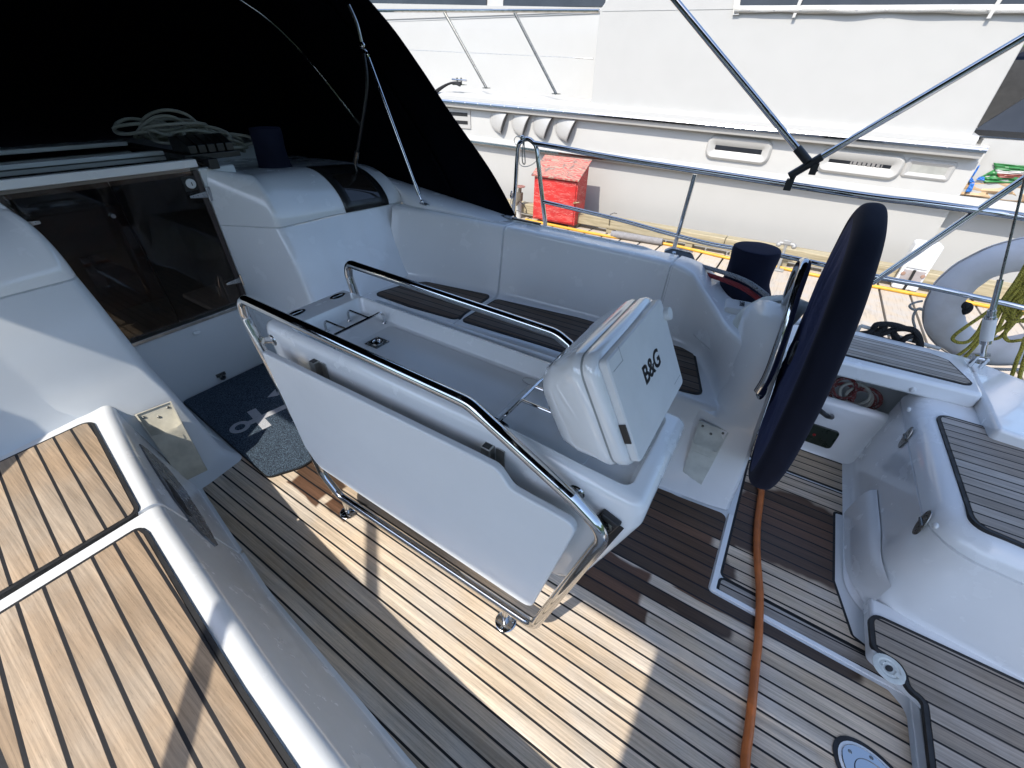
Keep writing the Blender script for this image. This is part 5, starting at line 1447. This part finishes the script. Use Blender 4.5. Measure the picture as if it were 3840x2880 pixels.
# mooring hook on the dock: double headed grey post
dp = thing('mooring_post', 'grey double headed steel post standing on the dock beside the hose', 'mooring post', (.1, 6.22, DZ))
YP = 6.22
p0 = at(*c6(2500, 900, 1430, 395), 1, YP); p1 = at(*c6(2500, 900, 1550, 60), 1, YP); hl = at(*c6(2500, 900, 1460, 35), 1, YP); hr = at(*c6(2500, 900, 1660, 65), 1, YP)
mb = MB(); mb.tube([Vector((p0.x, YP, DZ)), p1], .017, 10); mb.build('post', plain('galvanised_grey', (.36, .36, .35), .5, .3), dp)
mb = MB(); mb.tube([hl, hr], .022, 10); mb.ell(hl+Vector((0, 0, -.02)), (.03, .03, .03)); mb.ell(hr+Vector((0, 0, -.02)), (.03, .03, .03)); mb.box(p1+Vector((0, 0, .03)), (.08, .05, .05)); mb.build('head', plain('galvanised_grey', (.36, .36, .35), .5, .3), dp, bevel=.006)
mb = MB(); mb.box((p0.x, YP, DZ+.012), (.14, .12, .018)); mb.build('base', plain('galvanised_grey', (.36, .36, .35), .5, .3), dp, bevel=.004)

# power pedestal
pp_ = thing('power_pedestal', 'white dock power pedestal with a grey plate behind the life ring', 'power pedestal', (1.5, 6.4, DZ))
YPd = 6.36
f = [at(*c6(3200, 900, *p), 1, YPd) for p in ((560, 490), (890, 560), (1210, 100), (830, 30))]
xa, xb = (f[0].x+f[3].x)/2, (f[1].x+f[2].x)/2; zt_ = (f[2].z+f[3].z)/2
pp_.location = ((xa+xb)/2, YPd+.1, DZ)
mb = MB(); mb.box(((xa+xb)/2, YPd+.11, (DZ+zt_)/2), (xb-xa, .20, zt_-DZ)); mb.build('housing', 'gel', pp_, bevel=.03)
mb = MB(); zz = lambda p: at(*c6(3200, 900, *p), 1, YPd).z
zm = zz((900, 390)); zh = zz((1100, 160)); zl = zz((750, 530))
mb.box(((xa+xb)/2, YPd+.004, (zm+zh)/2), (xb-xa-.06, .014, zh-zm)); mb.build('plate', plain('pedestal_plate', (.55, .56, .56), .45), pp_, bevel=.006)
mb = MB(); mb.box(((xa+xb)/2, YPd+.004, (zm+zl)/2-.01), (xb-xa-.05, .012, zm-zl-.02)); pl3 = mb.build('socket_plate', plain('pedestal_grey', (.34, .31, .31), .5), pp_, bevel=.004)
mb = MB()
for sx in (-.09, .09): mb.lathe([(0, .006), (.018, .006), (.022, 0)], Matrix.Translation(((xa+xb)/2+sx, YPd-.003, (zm+zl)/2)) @ Matrix.Rotation(pi/2, 4, 'X'), 14)
mb.build('outlet', plain('socket_rust', (.32, .2, .15), .5), pl3)
o = Vector(((xa+xb)/2-.01, YPd-.02, (zm+zl)/2+.06))
mb = MB(); mb.tube(densify([o, o+Vector((0, -.02, -.14)), o+Vector((-.02, -.05, -.34)), o+Vector((-.03, -.06, zl-o.z-.16))], 5), .014, 9); mb.build('cable', 'black', pp_)

# mooring cleat with a black line on the near side of the dock
mc = thing('mooring_bar', 'pale tube along the stern deck edge wrapped with black mooring line', 'mooring bar', (1.2, 4.6, DZ))
YC = 2.70
A_ = at(*c6(3200, 900, 95, 1110), 1, YC); B_ = at(*c6(3200, 900, 1120, 1410), 1, YC)
mc.location = ((A_.x+B_.x)/2, YC, .45)
mb = MB(); mb.tube([A_, B_], .010, 10); mb.tube([A_, A_+Vector((.0, .0, -.06))], .009, 8); mb.build('bar', plain('pale_grey_tube', (.5, .5, .48), .4), mc)
for px in ([(60, 1215), (200, 1200), (260, 1150), (300, 1100), (420, 1090), (560, 1110), (680, 1150), (790, 1180), (850, 1260), (870, 1360), (840, 1400), (700, 1370), (520, 1330), (380, 1290), (300, 1250), (250, 1210)],
           [(240, 1200), (300, 1230), (420, 1200), (520, 1160), (640, 1150), (760, 1160), (830, 1220), (860, 1320), (820, 1400), (640, 1380), (440, 1310), (330, 1270)],
           [(280, 1220), (350, 1170), (400, 1140), (350, 1160), (300, 1210)], [(500, 1180), (560, 1260), (580, 1310), (560, 1330), (540, 1270), (520, 1190)], [(620, 1320), (700, 1260), (780, 1240), (820, 1260), (800, 1330)], [(330, 1260), (480, 1330), (640, 1370), (800, 1410), (850, 1400)]):
    pts = densify([at(*c6(3200, 900, *p), 1, YC-rnd.uniform(0, .02)) for p in px], 6)
    mb = MB(); mb.tube(pts, .0145, 9); mb.build('mooring_line', 'black_rope', mc, angle=80)

# ------------------------------------------------------------------ motor yacht across the dock
YH = 7.0
my = thing('motor_yacht', 'large white motor yacht moored on the far side of the dock', 'motor yacht', (-2.5, 9, -1))
MAT['hullwhite'] = gelcoat('sunlit_hull_white', (.46, .45, .425), .4, .15, .06)
def sheer(x): return 1.345-.0268*(x+6.08)          # top of the rub strip
hb_ = MB()
rows = []
for k in range(25):
    x = -12+13.56*k/24
    inn = max(0, (-6.5-x))*.18+max(0, (-8.5-x))**2*.09
    rows.append([Vector((x, YH+inn+dy, z)) for z, dy in ((-1.3, .14), (-.6, .05), (.0, 0), (.6-.02*(x+2), 0), (sheer(x)-.05, 0))]+[Vector((x, YH+inn+.02, sheer(x)+.0)), Vector((x, YH+4, sheer(x)+.0))])
hb_.grid(rows); n_ = len(rows[0]); hb_.f.append(tuple((24)*n_+i for i in range(n_)))
hb_.add([Vector((1.56, YH+.14, -1.3)), Vector((1.56, YH+4, -1.3)), Vector((1.56, YH+4, 1.1)), Vector((1.56, YH+.03, 1.1))], [(0, 1, 2, 3)])
hb_.build('hull', 'hullwhite', my, angle=50)
def strip(prof, x0, x1, name, mat, zf, n=20, endcap=True):
    rows = []
    for k in range(n+1):
        x = x0+(x1-x0)*k/n; inn = max(0, (-6.5-x))*.18+max(0, (-8.5-x))**2*.09
        rows.append([Vector((x, YH-d+inn, zf(x)+h)) for d, h in prof])
    mb = MB(); mb.grid(rows, cu=True); k_ = len(prof); mb.f.append(tuple(range(k_))); mb.f.append(tuple(n*k_+i for i in range(k_)))
    return mb.build(name, mat, my, angle=35)
# deck moulding with its cap, steel rub strip, lower belt
strip([(-.02, -.13), (.10, -.115), (.115, -.07), (.115, -.02), (.105, .0), (-.02, .0)], -12, 1.52, 'gunwale', 'hullwhite', lambda x: sheer(x)+.0)
strip([(.112, -.065), (.138, -.055), (.142, -.032), (.132, -.012), (.112, -.008)], -12, 1.53, 'rub_strip', 'steel', sheer)
strip([(-.05, .0), (.104, .002), (.10, .05), (.06, .085), (-.3, .105)], -12, 1.42, 'deck_edge', 'hullwhite', sheer)
mb = MB()
for k in range(30):
    x = -6.5+.275*k; mb.ell((x, YH-.141, sheer(x)-.03), (.012, .004, .007), seg=8, rings=5)
mb.build('rivet', 'steelwhite', my)
def belt(x): return .735-.0262*(x+5.6)*.83
strip([(-.02, -.06), (.075, -.055), (.10, -.02), (.10, .01), (.06, .055), (-.02, .07)], -12, 3.2, 'spray_belt', 'hullwhite', belt)
strip([(.092, -.035), (.112, -.03), (.112, -.003), (.092, .002)], -12, 3.2, 'belt_strip', 'steel', belt)
# house
mb = MB()
HX0, HX1 = -3.10, 1.38
mb.prism([Vector(p) for p in ((HX0, YH+.03, 1.30), (HX1, YH+.03, 1.19), (HX1-.02, YH+.03, 3.1), (HX0-.0, YH+.03, 2.43), (HX0-.03, YH+.03, 2.42))][:1]+[Vector(p) for p in ((HX1, YH+.03, 1.19), (HX1-.02, YH+.03, 2.46), (HX0+.16, YH+.03, 2.62), (HX0-.02, YH+.03, 2.42))], None, (0, 3.6, 0))
mb.build('aft_cabin', 'hullwhite', my, smooth=False, bevel=.012)
mb = MB(); mb.prism([Vector(p) for p in ((-12, YH+1.05, 1.2), (HX0+.1, YH+1.05, 1.2), (HX0+.1, YH+1.12, 2.56), (-12, YH+1.12, 3.05))], None, (0, 2.9, 0)); mb.build('deckhouse', 'hullwhite', my, smooth=False)
mb = MB(); mb.prism([Vector(p) for p in ((-12, YH+.10, sheer(-12)+.105), (HX0+.05, YH+.10, sheer(HX0)+.105), (HX0+.05, YH+1.06, sheer(HX0)+.11), (-12, YH+1.06, sheer(-12)+.11))], None, (0, 0, -.03)); mb.build('side_deck', 'hullwhite', my, smooth=False)
# dark deckhouse windows and the cabin top above
MAT['window'] = plain('dark_window_glass', (.02, .022, .026), .06, var=.3, nscale=3)
wf = lambda px, py: at(px, py, 1, YH+1.08)
for xa_, xb_ in ((1330, 1822), (1885, 2265)):
    a0 = wf(xa_, 26); b0_ = wf(xb_, 24)
    mb = MB(); mb.prism([Vector((a0.x, YH+1.09, a0.z)), Vector((b0_.x, YH+1.09, b0_.z)), Vector((b0_.x, YH+1.14, b0_.z+.75)), Vector((a0.x, YH+1.14, a0.z+.75))], None, (0, .03, 0)); mb.build('window', 'window', my, smooth=False)
mb = MB(); a0 = wf(1300, 30); b0_ = wf(2290, 26)
mb.prism([Vector((-12, YH+1.085, 2.65)), Vector((b0_.x, YH+1.085, b0_.z-.045)), Vector((b0_.x, YH+1.085, b0_.z-.01)), Vector((-12, YH+1.085, 3.05))], None, (0, .04, 0)); mb.build('window_sill', 'hullwhite', my, smooth=False)
mb = MB(); mb.prism([Vector((-12, YH+1.10, 2.6)), Vector((HX0+.3, YH+1.10, 2.5)), Vector((HX0+.5, YH+1.25, 4.2)), Vector((-11, YH+1.25, 4.2))], None, (0, 2.6, 0)); mb.build('upper_house', 'hullwhite', my, smooth=False)
# canvas enclosure over the aft cabin
MAT['wcanvas'] = fabric('off_white_canvas', (.52, .51, .48), .8, 300, .25, (4, 4, 14), .08)
cv = []
for k in range(61):
    x = -1.36+(5.0)*k/60
    zb_ = at(*c12(2560, 0, 340, 85), 1, YH).z-.025*(x+1.35)*1.4 if False else 2.318-.041*(x+1.35)
    sag = .012*sin(x*5)+.006*sin(x*13)
    cv.append([Vector((x, YH-.006+.008*sin(x*9), zb_+sag*.5)), Vector((x, YH-.012+.010*sin(x*6+1), zb_+.035)), Vector((x, YH+.012, zb_+.062))])
mb = MB(); mb.grid(cv); cvo = mb.build('canvas_skirt', 'wcanvas', my, angle=80, solid=.006)
mb = MB(); mb.prism([Vector((-1.37, YH+.0, 2.30)), Vector((-1.30, YH+.0, 2.30)), Vector((-1.42, YH+.05, 2.9)), Vector((-1.50, YH+.05, 2.9))], None, (0, .01, 0))
for x in (-.72, 1.0-.02): mb.prism([Vector((x, YH-.012, 2.25-.04*(x+.7))), Vector((x+.03, YH-.012, 2.25-.04*(x+.7))), Vector((x+.10, YH-.0, 2.75)), Vector((x+.05, YH-.0, 2.75))], None, (0, .012, 0))
mb.build('canvas_strap', 'wcanvas', my, smooth=False)
mb = MB(); mb.prism([Vector((-1.33, YH+.012, 2.365)), Vector((3.6, YH+.012, 2.165)), Vector((3.6, YH+.06, 3.1)), Vector((-1.46, YH+.06, 3.1))], None, (0, .01, 0)); mb.build('clear_panel', 'window', my, smooth=False)
mb = MB()
for k in range(11):
    x = -1.2+.27*k; mb.ell((x, YH-.020, 2.345-.041*(x+1.35)), (.010, .006, .010), seg=8, rings=5)
mb.build('snap_fastener', 'steelwhite', my)
mb = MB(); mb.prism([Vector((HX0+.02, YH+.026, 2.405)), Vector((-1.30, YH+.026, 2.352)), Vector((-1.30, YH+.026, 2.358)), Vector((HX0+.02, YH+.026, 2.411))], None, (0, .006, 0)); mb.build('panel_joint', plain('joint_line', (.40, .40, .38), .5), my, smooth=False)
# vents, louvre, windows
MAT['vent'] = gelcoat('vent_white', (.42, .41, .39), .35, .2, .06)
def vent(x, z):
    """clam shell cowl: rounded nose towards the bow, mouth open aft, lower edge raked"""
    Rv = Matrix.Translation((x, YH, z)) @ Matrix.Rotation(radians(14), 4, 'Y')
    s_ = .165
    rows = []
    for k in range(13):
        u = k/12
        hw = s_*sqrt(max(0, 1-(1-min(1, u*1.25))**2.2))+.002; dpt = .10*(u**.8)
        rows.append([Rv @ Vector((-.17+.34*u-.05*u*(1-cos(pi*j/16))/2, -.008-dpt*sin(pi*j/16)**.7, hw*cos(pi*j/16))) for j in range(17)])
    mb = MB(); mb.grid(rows)
    o = mb.build('clamshell_vent', 'vent', my, angle=60, solid=.006)
    top_, bot_ = [], []
    for k in range(25):
        u = k/24; hw = (s_+.022)*sqrt(max(0, 1-(1-min(1, u*1.25))**2.2))
        top_.append(Rv @ Vector((-.195+.37*u, -.013, hw))); bot_.append(Rv @ Vector((-.195+.32*u, -.013, -hw)))
    mb = MB(); mb.prism(dedupe(top_+bot_[::-1]), None, (0, .014, 0)); mb.build('flange', 'vent', o, smooth=False)
    mb = MB(); mb.prism([Rv @ Vector((.160-.05*(1-cos(pi*j/16))/2, -.014-.085*sin(pi*j/16)**.7, .15*cos(pi*j/16))) for j in range(17)], None, (.002, 0, 0)); mb.build('mouth', plain('vent_shadow_grey', (.10, .10, .095), .8), o, smooth=False)
    return o
for px, py in ((1022, 795), (1162, 812), (1302, 826), (1450, 842)):
    p = at(*c12(1280, 0, px, py), 1, YH); vent(p.x, p.z+.03)
lv0 = at(*c12(1280, 0, 680, 695), 1, YH); lv1 = at(*c12(1280, 0, 842, 836), 1, YH)
mb = MB(); mb.box(((lv1.x-.40), YH-.008, (lv0.z+lv1.z)/2), (.80, .02, lv0.z-lv1.z)); lv = mb.build('louvre', 'vent', my, bevel=.005)
for t in (.30, .70):
    z = lv0.z+(lv1.z-lv0.z)*t
    mb = MB(); mb.box((lv1.x-.40, YH-.019, z), (.68, .004, .055)); mb.build('slot', 'rubber', lv, smooth=False)
def ringframe(x0, x1, z0, z1, w, d, r, name, mat, par, glassmat, sl=-.027, gz=.004):
    """frame proud of the side with a sloping inner reveal, glass set back"""
    def rect(g, y):
        xa, xb, za, zb = x0+g, x1-g, z0+g, z1-g
        q = dedupe(fillet([Vector((xa, y, za)), Vector((xb, y, za)), Vector((xb, y, zb)), Vector((xa, y, zb))], max(.005, r-g*.8), 6, True))
        for p in q: p.z += sl*(p.x-(x0+x1)/2)
        return q
    mb = MB(); mb.grid([rect(-.012, YH+.002), rect(.0, YH-d*.6), rect(.02, YH-d), rect(w*.55, YH-d*.85), rect(w, YH-.004)], cu=True)
    f_ = mb.build(name, mat, par, angle=40)
    mb = MB(); mb.prism(rect(w*.98, YH-.003), None, (0, -.0015, 0)); mb.build('pane', glassmat, f_, smooth=False)
    return f_
w1a, w1b = at(*c12(2560, 0, 195, 872), 1, YH), at(*c12(2560, 0, 545, 1062), 1, YH)
f1 = ringframe(w1a.x-.03, w1b.x, w1b.z, w1a.z-.02, .105, .045, .09, 'port_window', 'hullwhite', my, 'window')
w2a, w2b = at(*c12(2560, 0, 935, 955), 1, YH), at(*c12(2560, 0, 1385, 1160), 1, YH)
f2 = ringframe(w2a.x-.03, w2b.x, w2b.z, w2a.z-.02, .105, .045, .09, 'port_window', 'hullwhite', my, 'window')
mb = MB()
cw0 = w2a.x+.30
rows = [[Vector((cw0+.012*k, YH-.006-.003*cos(k*1.6), z)) for k in range(28)] for z in ((w2a.z+w2b.z)/2-.075, (w2a.z+w2b.z)/2+.055)]
mb.grid(rows); mb.build('curtain', plain('grey_curtain', (.22, .21, .20), .9), f2)
w3a, w3b = at(*c12(2560, 0, 1480, 1030), 1, YH), at(*c12(2560, 0, 1700, 1172), 1, YH)
ringframe(w3a.x-.02, w3b.x+.02, w3b.z, w3a.z, .055, .022, .03, 'inspection_hatch', 'vent', my, plain('hatch_grey', (.36, .36, .33), .5))
# side rail with raking stanchions
mb = MB()
ra, rb = at(*c12(1280, 0, 330, 70), 1, YH+.12), at(*c12(1280, 0, 1672, 72), 1, YH+.12)
mb.tube([ra+(ra-rb)*1.2, rb], .024, 10)
mb.build('rail', 'steel', my)
for a, b2 in (((668, 80), (940, 570)), ((1122, 80), (1392, 608))):
    mb = MB(); p, q = at(*c12(1280, 0, *a), 1, YH+.12), at(*c12(1280, 0, *b2), 1, YH+.12); mb.tube([p, q], .021, 10); mb.box(q, (.12, .07, .012)); mb.build('stanchion', 'dark_metal', my)
mb = MB(); wa, wb_ = at(*c12(1280, 0, 470, 325), 1, YH+.12), at(*c12(1280, 0, 1632, 380), 1, YH+.12); mb.tube([wa+(wa-wb_)*1.2, wb_], .0035, 7); mb.tube([wb_+(wa-wb_)*.08, wb_], .009, 8); mb.build('wire', 'dull_steel', my)
# cleats
for px, s_ in ((c12(2560, 0, 430, 742), 1.0), (c12(1280, 0, 765, 535), 1.25)):
    o = at(*px, 1, YH+.06)
    mb = MB(); mb.tube([o+Vector((-.13*s_, 0, .045)), o+Vector((.13*s_, 0, .03))], .014, 8)
    for sx in (-.045, .045): mb.tube([o+Vector((sx, 0, -.03)), o+Vector((sx, 0, .07))], .013, 8)
    mb.box(o+Vector((0, 0, -.03)), (.22*s_, .06, .015)); mb.build('cleat', 'steel', my)
o = at(*c12(1280, 0, 765, 545), 1, YH+.06)
for k in range(3):
    mb = MB(); mb.tube(densify([o+Vector((.05, -.02*k, .02-.02*k)), o+Vector((-.15, -.06, .01)), o+Vector((-.40, -.17, -.10-.015*k)), o+Vector((-.75, -.25, -.32-.03*k)), o+Vector((-1.6, -.4, -1.3))], 6), .018, 8); mm = mb.build('bow_line', 'black_rope', None, angle=80)
    tag(mm, 'black mooring line leading from the yacht cleat past the sprayhood', 'mooring line', 'black mooring lines on the yacht cleat')
# aft cockpit of the yacht: coaming line, smoked screen with vents, dark cover
mb = MB(); mb.prism([Vector(p) for p in ((1.50, YH+.10, -1.3), (6.2, YH+.10, -1.3), (6.2, YH+.10, 1.15), (1.50, YH+.10, 1.20))], None, (0, 2.5, 0)); mb.build('quarter', 'hullwhite', my, smooth=False)
mb = MB(); mb.prism([Vector(p) for p in ((1.42, YH+.20, 1.22), (4.2, YH+.20, 1.17), (4.2, YH+.20, 1.23), (1.42, YH+.20, 1.27))], None, (0, .1, 0)); mb.build('screen_sill', 'rubber', my, smooth=False)
mb = MB(); mb.prism([Vector(p) for p in ((1.42, YH+.30, 1.26), (4.2, YH+.30, 1.22), (4.2, YH+.45, 1.85), (1.95, YH+.45, 1.87))], None, (0, .03, 0)); sc_ = mb.build('smoked_screen', 'window', my, smooth=False)
mb = MB()
for k in range(9): mb.box((1.80+.075*k, YH+.305, 1.405), (.022, .03, .07))
mb.build('screen_vent', 'rubber', sc_, bevel=.004)
mb = MB(); mb.prism([Vector(p) for p in ((1.45, YH+.9, 1.9), (4.5, YH+.9, 1.9), (4.5, YH+1.6, 2.12), (1.9, YH+1.6, 2.12))], None, (0, .03, 0)); mb.build('cockpit_cover', 'navy_rim', my, smooth=False)
mb = MB(); mb.box((2.9, YH+2.6, 1.3), (3.2, .1, 1.6)); mb.build('far_coaming', plain('aft_grey', (.05, .05, .05), .5), my, smooth=False)
mb = MB(); mb.tube([(1.75, YH+.62, 1.9), (4.0, YH+.62, 2.1)], .03, 10); mb.build('handrail', 'steel', my)

# masking paper and tape at the stern quarter of the yacht
mp = thing('masking_sheet', 'brown and green masking paper taped over the stern quarter of the yacht', 'masking paper', (2.0, YH, .7))
YQ = YH+.11
def quad(pts, name, mat, yoff=0.0, par=mp, wr=.012):
    P_ = [at(*c6(3200, 500, *p), 1, YQ-yoff) for p in pts]
    # subdivide and crumple
    a, b2, c, d = P_
    rows = []
    for i in range(9):
        row = []
        for j in range(15):
            u, v_ = j/14, i/8
            p = a.lerp(b2, u).lerp(d.lerp(c, u), v_)
            e_ = min(1, 4*min(u, 1-u)+.2)*min(1, 4*min(v_, 1-v_)+.2)
            row.append(p+Vector((0, -wr*e_*(sin(u*11+v_*7)+sin(u*5-v_*13)+rnd.uniform(-.4, .4)), 0)))
        rows.append(row)
    mb = MB(); mb.grid(rows); return mb.build(name, mat, par, angle=25, solid=.002)
MAT['kraft'] = plain('kraft_paper', (.52, .35, .20), .7, var=.25, nscale=6)
MAT['greenfilm'] = plain('green_film', (.035, .20, .055), .4, var=.25, nscale=5)
MAT['bluetape'] = plain('blue_tape', (.03, .16, .52), .55, var=.15)
quad([(1480, 640), (2600, 640), (2600, 940), (1350, 800)], 'kraft_paper', 'kraft', .01)
quad([(1650, 560), (1840, 460), (2400, 640), (1700, 640)], 'green_film', 'greenfilm', .02)
quad([(1815, 380), (2500, 450), (2500, 520), (1840, 480)], 'green_film', 'greenfilm', .025, wr=.006)
quad([(1855, 520), (2300, 540), (2300, 590), (1880, 575)], 'red_strip', plain('dark_red_stripe', (.20, .05, .035), .5), .03, wr=.004)
quad([(1840, 470), (2500, 510), (2500, 560), (1850, 520)], 'white_strip', 'hullwhite', .028, wr=.004)
quad([(1590, 425), (1645, 415), (1560, 555), (1500, 550)], 'blue_tape', 'bluetape', .03, wr=.003)
quad([(1500, 545), (1545, 580), (1575, 640), (1505, 640)], 'blue_tape', 'bluetape', .034, wr=.003)
quad([(1515, 650), (1575, 645), (1530, 755), (1450, 765)], 'blue_tape', 'bluetape', .036, wr=.003)
quad([(1590, 600), (1640, 560), (1700, 565), (1700, 615)], 'blue_tape', 'bluetape', .036, wr=.003)
quad([(1300, 785), (1350, 790), (1355, 805), (1315, 800)], 'blue_tape', 'bluetape', .03, wr=.001)

# ------------------------------------------------------------------ surroundings
m, nt, b = newmat('harbour_water')
v = coords(nt)
b.inputs['Base Color'].default_value = (.015, .035, .04, 1); b.inputs['Roughness'].default_value = .08
bump(nt, b, noise(nt, coords(nt, (1, .6, 1)), 3.5, 5, .6), .5, .08)
mb = MB(); mb.add([(-1500, -1500, -1.15), (1500, -1500, -1.15), (1500, 1500, -1.15), (-1500, 1500, -1.15)], [(0, 1, 2, 3)])
wt = mb.build('water', m, None, smooth=False); tag(wt, kind='structure')
m, nt, b = newmat('wooded_shore')
L(nt, mixc(nt, maprange(nt, noise(nt, coords(nt), .12, 6, .7), .35, .65), (.03, .06, .02), (.07, .11, .035)), b.inputs['Base Color']); b.inputs['Roughness'].default_value = .9
rows = []  # unseen shore, raised so the polished tubes mirror a dark band
for i in range(5):
    rows.append([Vector((R_*cos(a), R_*sin(a), (-1.3, 12, 34, 46, 40)[i]*(1+.25*sin(a*9)+.15*sin(a*23)) if i else -1.3)) for a in [2*pi*k/90 for k in range(90)] for R_ in ((160, 175, 200, 240, 300)[i],)])
mb = MB(); mb.grid(rows, cu=True); sh_ = mb.build('unseen_hills', m, None); tag(sh_, kind='structure')

# ------------------------------------------------------------------ light
Ld = Vector((.12, .80, -1.0)).normalized()
sun = bpy.data.lights.new('sun', 'SUN'); sun.energy = 2.2; sun.angle = radians(.53); sun.color = (1.0, .945, .85)
so = bpy.data.objects.new('sun', sun); COL.objects.link(so); so.rotation_euler = Ld.to_track_quat('-Z', 'Y').to_euler(); so.location = (0, -10, 15)
w = bpy.data.worlds.new('World'); S.world = w; w.use_nodes = True
nt = w.node_tree; bg = nt.nodes['Background']
sky = nt.nodes.new('ShaderNodeTexSky'); sky.sky_type = 'NISHITA'; sky.sun_disc = False
sky.sun_elevation = math.asin(-Ld.z); sky.sun_rotation = math.atan2(-Ld.x, -Ld.y); sky.air_density = 1.0; sky.dust_density = 1.0; sky.ozone_density = 1.0
nt.links.new(sky.outputs[0], bg.inputs[0]); bg.inputs[1].default_value = .15
S.view_settings.view_transform = 'Standard'; S.view_settings.look = 'None'; S.view_settings.exposure = 1.3; S.view_settings.gamma = 1
S.cycles.max_bounces = 8; S.cycles.diffuse_bounces = 4; S.cycles.glossy_bounces = 5; S.cycles.transparent_max_bounces = 8
S.cycles.sample_clamp_indirect = 6
S.cycles.use_denoising = True
